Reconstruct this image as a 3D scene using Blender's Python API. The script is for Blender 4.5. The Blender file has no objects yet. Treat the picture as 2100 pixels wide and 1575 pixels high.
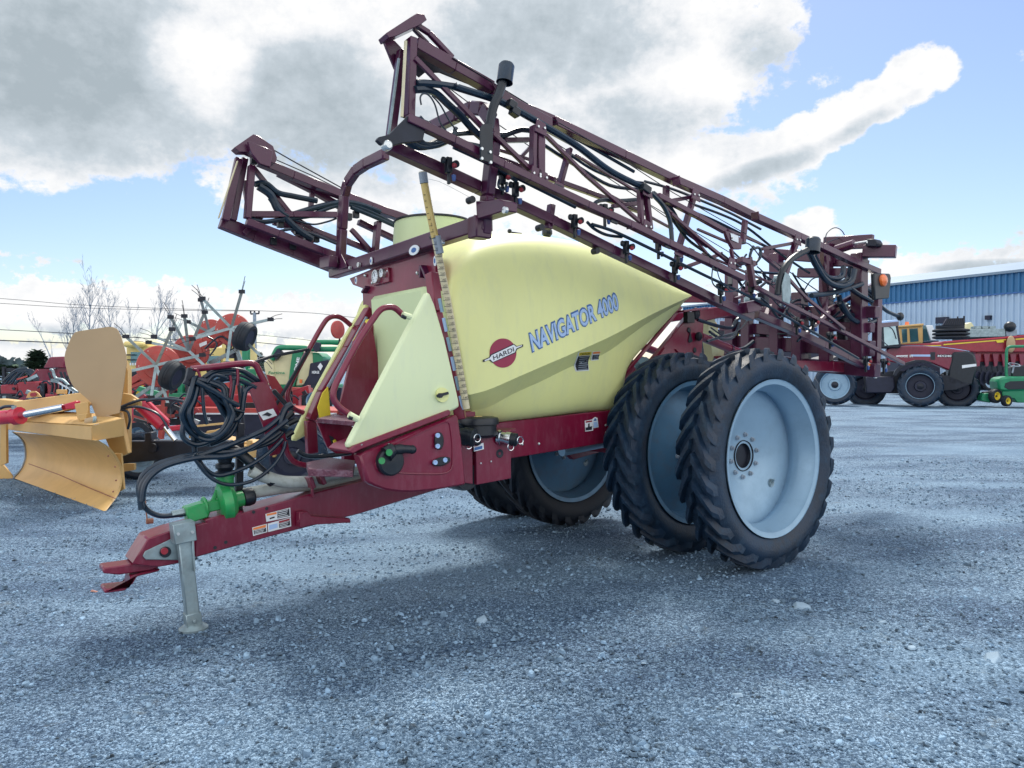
SKYMUL = (1.18, 1.16, 1.22, 1); CLOUD = 7.9; SUN_E = 3.4; EXPO = 0.36; BACK = .65
import bpy, bmesh, math, random
from mathutils import Vector, Matrix, noise
from mathutils.bvhtree import BVHTree
random.seed(7)
D = bpy.data
scene = bpy.context.scene
col = scene.collection
PI = math.pi
R = math.radians
# ------------------------------------------------------------------ camera
CAM_H = 1.57; F = 1500.0; PITCH = math.atan(37.5/1500)
FW = Vector((0, math.cos(PITCH), -math.sin(PITCH))); UP = Vector((0, math.sin(PITCH), math.cos(PITCH)))
CAM = Vector((0, 0, CAM_H))
cd = D.cameras.new('camera'); cam = D.objects.new('camera', cd); col.objects.link(cam)
cam.location = CAM; cam.rotation_euler = (PI/2 - PITCH, 0, 0)
cd.sensor_width = 36; cd.lens = 36*F/2100; cd.clip_start = 0.05; cd.clip_end = 3000
scene.camera = cam
# machine frame: U towards its rear, V towards its far side, N up; origin on the ground below the axle
A0 = R(53)
U = Vector((math.sin(A0), math.cos(A0), 0)); V = Vector((-math.cos(A0), math.sin(A0), -.03)).normalized(); N = U.cross(V)
O = Vector((1.047, 6.966, -.046))
def ray(px, py): return Vector(((px-1050)/F, 0, 0)) + UP*((787.5-py)/F) + FW
def pl(px, py, k, c):
    r = ray(px, py); ax = (U, V, N)[k]
    s = (c - ax.dot(CAM-O))/ax.dot(r); w = CAM + r*s - O
    return Vector((w.dot(U), w.dot(V), w.dot(N)))
def Q(px, py, v): return pl(px, py, 1, v)        # a point on the machine at lateral offset v
def QU(px, py, u): return pl(px, py, 0, u)       # a point on the machine at length u
def W(px, py, Y):                                # a world point at distance Y
    r = ray(px, py); return CAM + r*(Y/r.y)
def gh(x, y):                                    # height of the yard
    v = (x-O.x)*V.x + (y-O.y)*V.y + 1.54
    v = max(-1.6, min(4.0, v)); t = (v+1.6)/5.6; t = t*t*(3-2*t)*.35 + t*.65
    return -.03*(t*5.6-1.6)
def G(px, py):                                   # point on the yard seen at a pixel
    r = ray(px, py); s = 1.7/-r.z
    for _ in range(8):
        p = CAM + r*s; s = (CAM_H-gh(p.x, p.y))/-r.z
    return CAM + r*s
def P2(s): return [tuple(float(a) for a in t.split(',')) for t in s.split()]
# ------------------------------------------------------------------ mesh builder
def catmull(pts, n=6, closed=False):
    P = [Vector(p) for p in pts]; out = []; m = len(P)
    if m < 3: return P
    rng = range(m if closed else m-1)
    for i in rng:
        if closed: a, b, c, d = P[(i-1) % m], P[i], P[(i+1) % m], P[(i+2) % m]
        else: a, b, c, d = P[max(i-1, 0)], P[i], P[i+1], P[min(i+2, m-1)]
        for k in range(n):
            t = k/n
            out.append(.5*((2*b)+(c-a)*t+(2*a-5*b+4*c-d)*t*t+(3*b-a-3*c+d)*t**3))
    if not closed: out.append(P[-1])
    return out
class MB:
    def __init__(s): s.v = []; s.f = []
    def add(s, vs, fs):
        o = len(s.v); s.v += [Vector(p) for p in vs]; s.f += [tuple(i+o for i in f) for f in fs]; return s
    def beam(s, p, q, w, h=None, up=(0, 0, 1)):
        p = Vector(p); q = Vector(q); h = h or w; d = (q-p)
        if d.length < 1e-5: return s
        d.normalize(); up = Vector(up); a = d.cross(up)
        if a.length < .05: a = d.cross(Vector((0, 1, 0)))
        a.normalize(); b = a.cross(d); a = a*w/2; b = b*h/2
        vs = [p-a-b, p+a-b, p+a+b, p-a+b, q-a-b, q+a-b, q+a+b, q-a+b]
        return s.add(vs, [(0,1,2,3), (7,6,5,4), (0,4,5,1), (1,5,6,2), (2,6,7,3), (3,7,4,0)])
    def path(s, pts, w, h=None, up=(0, 0, 1)):
        for a, b in zip(pts, pts[1:]): s.beam(a, b, w, h, up)
        return s
    def box(s, c, d, ax=None):
        c = Vector(c); X, Y, Z = ax or (Vector((1,0,0)), Vector((0,1,0)), Vector((0,0,1)))
        vs = [c+X*(i*d[0]/2)+Y*(j*d[1]/2)+Z*(k*d[2]/2) for i in (-1,1) for j in (-1,1) for k in (-1,1)]
        return s.add(vs, [(0,1,3,2), (4,6,7,5), (0,4,5,1), (2,3,7,6), (0,2,6,4), (1,5,7,3)])
    def tube(s, pts, r, n=8, smooth=0, closed=False, cap=True):
        if smooth: pts = catmull(pts, smooth, closed)
        P = [Vector(p) for p in pts]; m = len(P); o = len(s.v); ref = None
        for i, p in enumerate(P):
            if closed: d = P[(i+1) % m]-P[i-1]
            else: d = P[min(i+1, m-1)]-P[max(i-1, 0)]
            if d.length < 1e-6: d = Vector((0, 0, 1))
            d.normalize()
            if ref is None: ref = d.orthogonal().normalized()
            else:
                ref = ref-d*ref.dot(d)
                ref = ref.normalized() if ref.length > 1e-4 else d.orthogonal().normalized()
            b = d.cross(ref); rr = r[i] if isinstance(r, (list, tuple)) else r
            for k in range(n):
                a = 2*PI*k/n; s.v.append(p+(ref*math.cos(a)+b*math.sin(a))*rr)
        for i in range(m if closed else m-1):
            for k in range(n):
                a = o+i*n+k; b = o+i*n+(k+1) % n; j = (i+1) % m
                s.f.append((a, b, o+j*n+(k+1) % n, o+j*n+k))
        if cap and not closed:
            s.f.append(tuple(o+k for k in reversed(range(n)))); s.f.append(tuple(o+(m-1)*n+k for k in range(n)))
        return s
    def prism(s, pts, vec):
        P = [Vector(p) for p in pts]; n = len(P); vec = Vector(vec)
        vs = P+[p+vec for p in P]
        return s.add(vs, [tuple(range(n)), tuple(reversed(range(n, 2*n)))]+[(i, i+n, (i+1) % n+n, (i+1) % n) for i in range(n)])
    def lathe(s, c, axis, prof, n=32, closed=False, ref=None):
        c = Vector(c); ax = Vector(axis).normalized(); a = (Vector(ref) if ref else ax.orthogonal()).normalized(); b = ax.cross(a)
        o = len(s.v); m = len(prof)
        for r, x in prof:
            for k in range(n):
                t = 2*PI*k/n; s.v.append(c+ax*x+(a*math.cos(t)+b*math.sin(t))*r)
        for i in range(m if closed else m-1):
            j = (i+1) % m
            for k in range(n): s.f.append((o+i*n+k, o+i*n+(k+1) % n, o+j*n+(k+1) % n, o+j*n+k))
        return s
    def ball(s, c, r, n=8):
        c = Vector(c); r = Vector(r) if not isinstance(r, (int, float)) else Vector((r, r, r)); o = len(s.v); m = max(4, n//2+1)
        for i in range(1, m):
            for k in range(n):
                a = PI*i/m; b = 2*PI*k/n
                s.v.append(c+Vector((r.x*math.sin(a)*math.cos(b), r.y*math.sin(a)*math.sin(b), r.z*math.cos(a))))
        t = len(s.v); s.v += [c+Vector((0, 0, r.z)), c-Vector((0, 0, r.z))]
        for i in range(m-2):
            for k in range(n): s.f.append((o+i*n+k, o+i*n+(k+1) % n, o+(i+1)*n+(k+1) % n, o+(i+1)*n+k))
        for k in range(n):
            s.f.append((t, o+k, o+(k+1) % n)); s.f.append((t+1, o+(m-2)*n+(k+1) % n, o+(m-2)*n+k))
        return s
    def disc(s, c, axis, r, th, n=20): return s.lathe(c, axis, [(1e-4, -th/2), (r, -th/2), (r, th/2), (1e-4, th/2)], n)
    def text(s, body, p0, ex, ey, lift, bold=0.0, align='LEFT'):
        cu = D.curves.new('t', 'FONT'); cu.body = body; cu.offset = bold; cu.resolution_u = 3; cu.align_x = align
        ob = D.objects.new('t', cu); me = D.meshes.new_from_object(ob)
        p0 = Vector(p0); ex = Vector(ex); ey = Vector(ey); nn = Vector(lift); xs = [v.co.x for v in me.vertices]
        w = max(xs)-min(xs) if xs else 1; x0 = min(xs) if xs else 0
        s.add([p0+ex*((v.co.x-x0)/w)+ey*v.co.y/.72+nn for v in me.vertices], [tuple(p.vertices) for p in me.polygons])
        D.objects.remove(ob); D.curves.remove(cu); D.meshes.remove(me); return s
    def build(s, name, mat, parent=None, bevel=0, smooth=35, origin=None, recalc=True, sub=0):
        me = D.meshes.new(name); o = origin or Vector((0, 0, 0))
        me.from_pydata([v-o for v in s.v], [], s.f); me.validate()
        if recalc:
            bm = bmesh.new(); bm.from_mesh(me); bmesh.ops.recalc_face_normals(bm, faces=bm.faces); bm.to_mesh(me); bm.free()
        if smooth:
            me.polygons.foreach_set('use_smooth', [True]*len(me.polygons)); me.set_sharp_from_angle(angle=R(smooth))
        me.materials.append(mat); ob = D.objects.new(name, me); col.objects.link(ob)
        if parent: ob.parent = parent
        elif origin: ob.location = origin
        if bevel:
            b = ob.modifiers.new('bevel', 'BEVEL'); b.width = bevel; b.segments = 1; b.limit_method = 'ANGLE'; b.angle_limit = R(40)
        return ob
def thing(name, label, cat, loc=(0, 0, 0), group=None):
    o = D.objects.new(name, None); col.objects.link(o); o.location = loc; o.empty_display_size = .2
    o['label'] = label; o['category'] = cat
    if group: o['group'] = group
    return o
def tag(o, label, cat, group=None):
    o['label'] = label; o['category'] = cat
    if group: o['group'] = group
    return o
# ------------------------------------------------------------------ materials
def mat(name, c, rough=.5, metal=0., var=.12, scale=6., bump=.0, bscale=40., dirt=None, damt=.0, coat=0., spec=.5, streak=0):
    m = D.materials.new(name); m.use_nodes = True; nt = m.node_tree; n = nt.nodes; L = nt.links; b = n['Principled BSDF']
    tc = n.new('ShaderNodeTexCoord'); nz = n.new('ShaderNodeTexNoise'); nz.inputs['Scale'].default_value = scale; nz.inputs['Detail'].default_value = 6
    L.new(tc.outputs['Object'], nz.inputs['Vector'])
    r = n.new('ShaderNodeValToRGB'); r.color_ramp.elements[0].position = .3; r.color_ramp.elements[1].position = .7
    r.color_ramp.elements[0].color = tuple(x*(1-var) for x in c)+(1,); r.color_ramp.elements[1].color = tuple(min(1, x*(1+var)) for x in c)+(1,)
    L.new(nz.outputs['Fac'], r.inputs['Fac']); out = r.outputs['Color']
    if dirt:
        n2 = n.new('ShaderNodeTexNoise'); n2.inputs['Scale'].default_value = scale*2.7; n2.inputs['Detail'].default_value = 9; n2.inputs['Roughness'].default_value = .7
        if streak:
            mp = n.new('ShaderNodeMapping'); mp.inputs['Scale'].default_value = (3, 3, streak); L.new(tc.outputs['Object'], mp.inputs['Vector']); L.new(mp.outputs[0], n2.inputs['Vector'])
        else: L.new(tc.outputs['Object'], n2.inputs['Vector'])
        r2 = n.new('ShaderNodeValToRGB'); r2.color_ramp.elements[0].position = .48; r2.color_ramp.elements[1].position = .72
        r2.color_ramp.elements[0].color = (0, 0, 0, 1); r2.color_ramp.elements[1].color = (damt,)*3+(1,)
        L.new(n2.outputs['Fac'], r2.inputs['Fac']); mx = n.new('ShaderNodeMixRGB'); mx.inputs[2].default_value = tuple(dirt)+(1,)
        L.new(r2.outputs['Color'], mx.inputs[0]); L.new(out, mx.inputs[1]); out = mx.outputs[0]
        mr = n.new('ShaderNodeMapRange'); mr.inputs['To Min'].default_value = rough; mr.inputs['To Max'].default_value = min(1, rough+.35)
        L.new(r2.outputs['Color'], mr.inputs['Value']); L.new(mr.outputs['Result'], b.inputs['Roughness'])
    else: b.inputs['Roughness'].default_value = rough
    L.new(out, b.inputs['Base Color']); b.inputs['Metallic'].default_value = metal
    b.inputs['Coat Weight'].default_value = coat; b.inputs['Coat Roughness'].default_value = .15; b.inputs['Specular IOR Level'].default_value = spec
    if bump:
        n3 = n.new('ShaderNodeTexNoise'); n3.inputs['Scale'].default_value = bscale; n3.inputs['Detail'].default_value = 5
        L.new(tc.outputs['Object'], n3.inputs['Vector']); bp = n.new('ShaderNodeBump'); bp.inputs['Strength'].default_value = bump; bp.inputs['Distance'].default_value = .01
        L.new(n3.outputs['Fac'], bp.inputs['Height']); L.new(bp.outputs['Normal'], b.inputs['Normal'])
    return m
DUST = (.30, .30, .32)
M = dict(
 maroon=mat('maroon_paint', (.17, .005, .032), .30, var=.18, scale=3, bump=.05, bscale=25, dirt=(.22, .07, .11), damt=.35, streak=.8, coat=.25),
 boom=mat('shaded_maroon_paint', (.058, .006, .036), .30, var=.2, scale=4, bump=.05, dirt=(.11, .06, .10), damt=.25, coat=.2),  # the maroon again, with shade and blue sky reflection put into the colour
 tank=mat('cream_polyethylene', (.76, .78, .34), .40, var=.05, scale=1.3, bump=.04, bscale=8, dirt=(.56, .60, .38), damt=.3, streak=.7),
 cover=mat('pale_polyethylene', (.72, .80, .50), .38, var=.04, scale=1.5, bump=.03, bscale=8, dirt=(.56, .64, .5), damt=.3, streak=.7),
 neck=mat('greenish_polyethylene', (.56, .66, .38), .45, var=.05, scale=2),
 tyre=mat('tyre_rubber', (.003, .016, .040), .5, var=.4, scale=5, bump=.35, bscale=60, dirt=(.022, .065, .12), damt=.55),
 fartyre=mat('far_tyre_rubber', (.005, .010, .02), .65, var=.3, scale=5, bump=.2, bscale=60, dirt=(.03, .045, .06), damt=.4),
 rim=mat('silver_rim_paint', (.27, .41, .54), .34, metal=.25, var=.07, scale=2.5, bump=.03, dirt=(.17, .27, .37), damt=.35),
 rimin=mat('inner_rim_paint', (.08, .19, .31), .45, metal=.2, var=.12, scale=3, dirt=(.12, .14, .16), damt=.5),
 black=mat('black_plastic', (.005, .010, .018), .38, var=.2, scale=10, dirt=(.04, .05, .06), damt=.25),
 hose=mat('black_hose_rubber', (.005, .018, .038), .28, var=.3, scale=12, dirt=(.04, .07, .10), damt=.25),
 dark=mat('dark_steel', (.014, .018, .03), .5, metal=.3, var=.3, scale=8),
 galv=mat('galvanised_steel', (.27, .35, .38), .42, metal=.6, var=.25, scale=9, bump=.1, dirt=(.24, .27, .28), damt=.6),
 chrome=mat('chrome', (.7, .74, .78), .14, metal=1., var=.04),
 bolt=mat('zinc_bolt', (.6, .63, .64), .3, metal=.8, var=.1),
 greyhose=mat('ribbed_grey_hose', (.42, .46, .44), .55, var=.12, scale=14, dirt=(.25, .24, .2), damt=.5),
 green=mat('pump_green_paint', (.02, .30, .085), .35, var=.2, scale=8, dirt=(.12, .2, .1), damt=.4, coat=.2),
 yplas=mat('yellowed_tube_plastic', (.62, .46, .16), .3, var=.12, scale=6),
 scale_=mat('cream_scale_strip', (.60, .54, .36), .45, var=.1, scale=9),
 ink=mat('black_print', (.015, .018, .03), .6, var=.05),
 white=mat('white_sticker', (.72, .76, .80), .5, var=.05),
 lblue=mat('pale_blue_print', (.36, .52, .80), .5, var=.03),
 dblue=mat('blue_print', (.04, .13, .36), .5, var=.05),
 logo=mat('maroon_print', (.30, .025, .07), .55, var=.05),
 orange=mat('orange_print', (.85, .24, .05), .5, var=.05),
 redknob=mat('red_plastic', (.28, .015, .03), .4, var=.1),
 blueknob=mat('blue_plastic', (.02, .07, .26), .4, var=.1),
 yellow=mat('yellow_sheet', (.70, .55, .04), .5, var=.1),
 grey=mat('grey_paint', (.25, .30, .36), .5, var=.15),
 tan=mat('ochre_yellow_paint', (.56, .35, .13), .5, var=.08, scale=3, bump=.04, dirt=(.5, .33, .16), damt=.3),
 plate=mat('tan_plate_paint', (.40, .28, .16), .55, var=.05, scale=2, bump=.03),
 red=mat('red_paint', (.28, .012, .028), .38, var=.15, scale=4, dirt=(.22, .08, .09), damt=.4, coat=.15),
 crim=mat('crimson_cylinder_paint', (.50, .015, .05), .35, var=.12, scale=6, coat=.2),
 ored=mat('orange_red_paint', (.40, .050, .042), .45, var=.12, scale=5, dirt=(.3, .14, .12), damt=.45),
 rust=mat('rusty_steel', (.28, .12, .08), .8, var=.3, scale=20),
 kgreen=mat('machine_green_paint', (.01, .21, .10), .4, var=.15, scale=4),
 cream=mat('cream_panel', (.66, .62, .38), .5, var=.06),
 ybody=mat('pale_yellow_panel', (.72, .56, .20), .5, var=.1, scale=2),
 navy=mat('navy_rubber_curtain', (.012, .016, .04), .6, var=.2),
 amber=mat('amber_lens', (.75, .16, .03), .2, var=.15, scale=30, coat=.5),
)
def glass(name, c, rough=.08):
    return mat(name, c, rough, metal=.35, var=.3, scale=1.2, coat=.6)
M['glass'] = glass('window_glass', (.30, .42, .46)); M['dglass'] = glass('dark_window_glass', (.05, .14, .17))
# ------------------------------------------------------------------ the sprayer
SP = D.objects.new('crop_sprayer', None); col.objects.link(SP)
SP.matrix_world = Matrix((( U.x, V.x, N.x, O.x), (U.y, V.y, N.y, O.y), (U.z, V.z, N.z, O.z), (0, 0, 0, 1)))
tag(SP, 'large maroon trailed crop sprayer with pale yellow tank and folded booms parked on the gravel', 'sprayer')
Ex, Ey, Ez = Vector((1, 0, 0)), Vector((0, 1, 0)), Vector((0, 0, 1))
def part(mb, name, m, parent=SP, bevel=0, smooth=35, label=None):
    o = mb.build(name, M[m] if isinstance(m, str) else m, parent, bevel, smooth)
    if label: o['label'] = label
    return o
def L2(a, b, v1, v2=None): return Q(a[0], a[1], v1), Q(b[0], b[1], v1 if v2 is None else v2)
# --- wheels
def crown(lat, w, Rt):                       # tyre radius at a lateral offset
    x = min(1, abs(lat)/(w/2)); return Rt-.012*x*x-.05*max(0, x-.8)
def tyre_mb(c, Rt, w, rim, side, nl=27, lug=.046, ax=Ey, ref=Ex, up=Ez, segs=72, curl=1):
    mb = MB(); Rb = Rt-lug; h = w/2
    prof = [(rim, -h*.72), (rim+.03, -h*.90), (rim+.10, -h*1.02), (rim+(Rb-rim)*.62, -h*1.06), (Rb-.045, -h*1.0), (Rb-.012, -h*.86), (Rb, -h*.5), (Rb+.002, 0),
            (Rb, h*.5), (Rb-.012, h*.86), (Rb-.045, h*1.0), (rim+(Rb-rim)*.62, h*1.06), (rim+.10, h*1.02), (rim+.03, h*.90), (rim, h*.72), (rim-.02, 0)]
    mb.lathe(c, ax, prof, segs, closed=True, ref=ref)
    b_ = Vector(ax).cross(Vector(ref)).normalized(); a_ = Vector(ref).normalized()
    def pt(ang, r, lat): return Vector(c)+(a_*math.cos(ang)+b_*math.sin(ang))*r+Vector(ax)*lat
    for s_ in (-1, 1):
        for k in range(nl):
            base = 2*PI*(k+(.5 if s_ > 0 else 0))/nl; rows = []
            ns = 6
            for j in range(ns+1):
                t = j/ns; lat = s_*(.012+t*(h*1.04-.012)); ang = base+side*(.05+.30*t**1.15)
                wid = (.027+.010*(1-t)) / Rt; r1 = (Rb+lug)-.010*t*t-(.035 if j == ns else 0); r0 = Rb-.012-(.04*t if t > .8 else 0)
                rows.append([pt(ang-wid*1.5, r0, lat), pt(ang-wid*.85, r1, lat), pt(ang+wid*.85, r1, lat), pt(ang+wid*1.5, r0, lat)])
            vs = [p for r_ in rows for p in r_]; fs = []
            for j in range(ns):
                for q in range(3): fs.append((j*4+q, j*4+q+1, j*4+q+5, j*4+q+4))
            fs += [(3, 2, 1, 0), (ns*4, ns*4+1, ns*4+2, ns*4+3)]
            mb.add(vs, fs)
    return mb
def sprayer_wheel(v, disc, rm, tm, side, out, hubmat='dark', label=None):
    c = Vector((0, v, .85)); mb = MB(); rim = .585; h = .145*out    # out -1: the outer face looks at the camera side
    prof = [(rim+.028, h), (rim+.028, h*.96), (rim+.012, h*.93), (rim-.012, h*.9), (rim-.020, h*.70), (rim-.032, h*.55), (rim-.040, h*.30), (rim-.055, h*.1), (rim-.06, -h*.25), (rim-.05, -h*.4), (rim-.02, -h*.85), (rim+.02, -h*.96), (rim+.028, -h)]
    mb.lathe(c, Ey, prof, 72, ref=Ex)
    dd = disc
    dprof = [(rim-.012, dd[0]), (rim-.12, dd[0]), (.42, dd[1]), (.24, dd[2]), (.215, dd[3]), (.10, dd[3])]
    mb.lathe(c, Ey, dprof, 64, ref=Ex)
    w = part(mb, 'wheel', rm, SP, 0, 40, label)
    t = part(tyre_mb(c, .86, .305, .60, side), 'tyre', tm, w, 0, 28)
    hb = MB(); hb.lathe(c+Ey*dd[3], Ey, [(1e-3, .03), (.105, .03), (.118, .0), (.122, -.012*(-out)), (.128, 0.006)], 32, ref=Ex)
    part(hb, 'hub', hubmat, w)
    for k in range(10):
        nb = MB()
        a = 2*PI*(k+.3)/10; p = c+Ex*math.cos(a)*.17+Ez*math.sin(a)*.17+Ey*(dd[3])
        nb.lathe(p, Ey*out, [(1e-3, .028), (.010, .028), (.013, .016), (.019, .014), (.021, -.004)], 6)
        part(nb, 'lug_nut', 'grey', w)
    vb = MB()
    a = R(-38); p = c+Ex*math.cos(a)*.40+Ez*math.sin(a)*.40+Ey*(dd[1])
    vb.lathe(p, Ey*out, [(.028, .004), (.034, .006), (.036, -.003)], 16); vb.disc(p, Ey, .022, .008, 10); vb.tube([p, p+Ez*.03+Ey*out*.03], .007, 6)
    part(vb, 'valve', 'galv', w)
    return w
sprayer_wheel(-1.54, (.100, .115, .140, .155), 'rim', 'tyre', -1, -1)
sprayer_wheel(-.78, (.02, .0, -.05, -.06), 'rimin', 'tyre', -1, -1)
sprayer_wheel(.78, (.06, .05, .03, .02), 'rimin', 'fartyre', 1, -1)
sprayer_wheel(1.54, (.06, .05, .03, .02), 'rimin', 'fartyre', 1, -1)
ax = MB(); ax.beam((0, -.7, .85), (0, .7, .85), .14, .14); ax.tube([(0, -1.2, .85), (0, -.6, .85)], .09, 16)
ax.beam((0, -.42, .85), (0, -.42, 1.2), .3, .05); ax.beam((0, .42, .85), (0, .42, 1.2), .3, .05)
part(ax, 'axle', 'maroon', bevel=.006)
# --- chassis
ch = MB()
zt, zb = 1.19, .91
for sv in (-.5, .5):
    t = .06 if sv < 0 else -.06
    a = [Vector((-2.62, sv, 1.14)), Vector((-2.62, sv, .84)), Vector((-.55, sv, .955)), Vector((-.2, sv, .70)), Vector((.55, sv, .80)), Vector((1.0, sv, 1.18)), Vector((.62, sv, 1.72)), Vector((.66, sv, 2.02)), Vector((.52, sv, 2.10)), Vector((.42, sv, 2.06)), Vector((-.40, sv, 1.38)), Vector((-.41, sv, 1.23))]
    ch.prism(a, Ey*t)
for u in (-2.4, -1.3, -.1, .6): ch.beam((u, -.46, 1.02), (u, .46, 1.02), .12, .16)
part(ch, 'chassis', 'maroon', bevel=.006)
fl = MB()                                    # raised flange along the sloping rear cheek and its ribs
for a, b in (((1273, 776), (1396, 630)),): fl.beam(*L2(a, b, -.515), .03, .03)
fl.beam(*L2((1385, 640), (1436, 634), -.50), .2, .02)
for a, b in (((1389, 671), (1378, 688)), ((1364, 713), (1351, 731)), ((1386, 716), (1398, 731))): fl.beam(*L2(a, b, -.51), .014, .012)
part(fl, 'cheek_flange', 'maroon', bevel=.004)
hb = MB()
for x, y in ((1413, 677), (1414, 745), (1425, 718)): hb.lathe(Q(x, y, -.505), Ey, [(1e-3, -.006), (.02, -.006), (.026, .0)], 16)
hb.prism([Q(1411, 700, -.505), Q(1415, 680, -.505), Q(1420, 700, -.505), Q(1414, 703, -.505)], -Ey*.004)
hb.box(Q(1413, 651, -.53), (.10, .05, .10))
part(hb, 'cheek_hole', 'black')
for a in ((1427, 643, -.54, .05), (1433, 690, -.53, .035)): part(MB().ball(Q(*a[:3]), (a[3], .035, a[3]+.01)), 'pivot_pin', 'dark')
# --- tongue
tg = MB()
a = P2('401,1077 495,1053 640,1012 735,988 960,925 960,985 740,1053 560,1099 399,1144')
tg.prism([Q(x, y, -.13) for x, y in a], Ey*.26)
tg.prism([Q(x, y, -.13) for x, y in P2('420,1066 425,1076 495,1058 500,1047 440,1060')], Ey*.26)
part(tg, 'tongue', 'maroon', bevel=.008)
nose = MB()
nose.prism([Q(x, y, -.13) for x, y in P2('402,1074 351,1088 303,1105 271,1157 308,1162 327,1163 364,1156 402,1143')], Ey*.26)
nose.prism([Q(x, y, -.08) for x, y in P2('300,1150 262,1158 212,1165 211,1176 244,1179 308,1170 327,1164')], Ey*.16)
nose.prism([Q(x, y, -.08) for x, y in P2('329,1166 290,1175 268,1181 263,1203 215,1208 213,1217 255,1212 273,1197 281,1183 327,1172')], Ey*.16)
part(nose, 'drawbar_nose', 'maroon', bevel=.007)
hl = MB()
for x, y in ((232, 1163), (232, 1207)):
    p = Q(x, y, 0)+Ez*.004; hl.lathe(p, Ez, [(1e-3, .003), (.035, .003), (.036, -.01)], 20)
for x, y in ((463, 1112), (441, 1123), (520, 1050), (547, 1043)): hl.disc(Q(x, y, -.131), Ey, .011, .005, 14)
part(hl, 'bolt_holes', 'ink')
jp = MB(); jp.prism([Q(x, y, -.135) for x, y in P2('366,1105 352,1104 297,1130 292,1140 298,1147 366,1148')], -Ey*.012)
jk = part(jp, 'jack', 'galv', bevel=.003)
pk = MB(); pk.disc(Q(339, 1132, -.155), Ey, .032, .02, 20); part(pk, 'pivot_ring', 'dark', jk)
pk = MB(); pk.disc(Q(337, 1130, -.172), Ey, .020, .02, 16); part(pk, 'pivot_cap', 'red', jk)
J = Vector((0, -.21, 0))
ja, jb = Q(375, 1090, -.21), Q(397, 1288, -.21)
lg = MB(); lg.beam(ja, jb, .075, .075, Ey); part(lg, 'jack_leg', 'galv', jk, bevel=.006)
lg = MB(); d = (jb-ja).normalized(); lg.beam(ja-d*.06, ja+d*.06, .125, .115, Ey); part(lg, 'jack_head', 'galv', jk, bevel=.004)
lg = MB(); lg.beam(jb-d*.10, jb-d*.01, .088, .088, Ey); lg.tube([jb-d*.055-Ey*.06, jb-d*.055+Ey*.06], .012, 10)
part(MB().beam(ja+d*.05+Ex*.04-Ey*.040, ja+d*.24+Ex*.03-Ey*.040, .012, .03), 'jack_strap', 'galv', jk, .002)
part(lg, 'jack_bracket', 'galv', jk, bevel=.004)
for q in (-.04, .04): part(MB().disc(ja+Ex*q-Ey*.062, Ey, .009, .014, 8), 'bolt', 'bolt', jk)
wf = SP.matrix_world; gz_ = gh(*(wf @ jb).xy); zf = (gz_-(wf @ jb).z)
lg = MB(); lg.lathe(jb+Ez*(zf+.004), Ez, [(1e-3, .03), (.05, .03), (.075, .012), (.085, .004), (.085, -.01)], 28); part(lg, 'foot', 'galv', jk)
st = MB(); a, b = L2((622, 1052), (709, 1064), -.17)
st.prism([Q(x, y, -.14) for x, y in P2('607,1049 624,1046 632,1056 711,1061 712,1070 700,1070 632,1074 607,1080')], -Ey*.06)
st.disc(Q(623, 1052, -.20), Ey, .009, .01, 8); st.disc(Q(612, 1070, -.20), Ey, .009, .01, 8)
part(st, 'tongue_bracket', 'maroon', bevel=.004)
def sticker(pts, v, m='white', name='warning_sticker', inner=(), lift=.003, parent=SP):
    s_ = MB(); s_.prism([Q(x, y, v) for x, y in P2(pts)], -Ey*lift); o = part(s_, name, m, parent, 0, 0)
    for mm, pp in inner:
        q = MB(); q.prism([Q(x, y, v-lift-.001) for x, y in P2(pp)], -Ey*.0015); part(q, 'print', mm, o, 0, 0)
    return o
def quadlines(x0, y0, x1, y1, x2, y2, x3, y3, n, v, o, m='white', fr=.35, w=.9):
    """thin print lines inside the quad TL,TR,BR,BL"""
    q = MB()
    for i in range(n):
        for side in (0,):
            t0 = (i+.3)/n; t1 = (i+.3+fr)/n; e = 1-(i % 3)*.07
            def lp(t, s): 
                ax_, ay_ = x0+(x3-x0)*t, y0+(y3-y0)*t; bx_, by_ = x1+(x2-x1)*t, y1+(y2-y1)*t
                return Q(ax_+(bx_-ax_)*s, ay_+(by_-ay_)*s, v)
            q.prism([lp(t0, .06), lp(t0, w*e), lp(t1, w*e), lp(t1, .06)], -Ey*.0008)
    return part(q, 'print', m, o, 0, 0)
s1 = sticker('544,1054 595,1041 596,1060 546,1070', -.135, inner=(('orange', '547,1054 567,1050 567,1054 547,1058'), ('ink', '569,1049 593,1043 594,1058 569,1063'), ('ink', '553,1062 563,1059 563,1062 553,1065')))
quadlines(569, 1049, 593, 1043, 594, 1058, 569, 1063, 4, -.1405, s1)
s2 = sticker('549,1074 596,1061 597,1079 550,1091', -.135, inner=(('redknob', '572,1069 594,1063 594,1067 572,1073'), ('ink', '572,1074 594,1068 595,1077 573,1083'), ('lblue', '552,1077 569,1073 569,1082 552,1087')))
quadlines(572, 1074, 594, 1068, 595, 1077, 573, 1083, 3, -.1405, s2)
s3 = sticker('517,1082 547,1074 548,1091 519,1099', -.135, inner=(('orange', '519,1083 545,1076 545,1081 519,1087'), ('ink', '520,1088 545,1082 546,1090 521,1096')))
quadlines(520, 1088, 545, 1082, 546, 1090, 521, 1096, 3, -.1405, s3)
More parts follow.
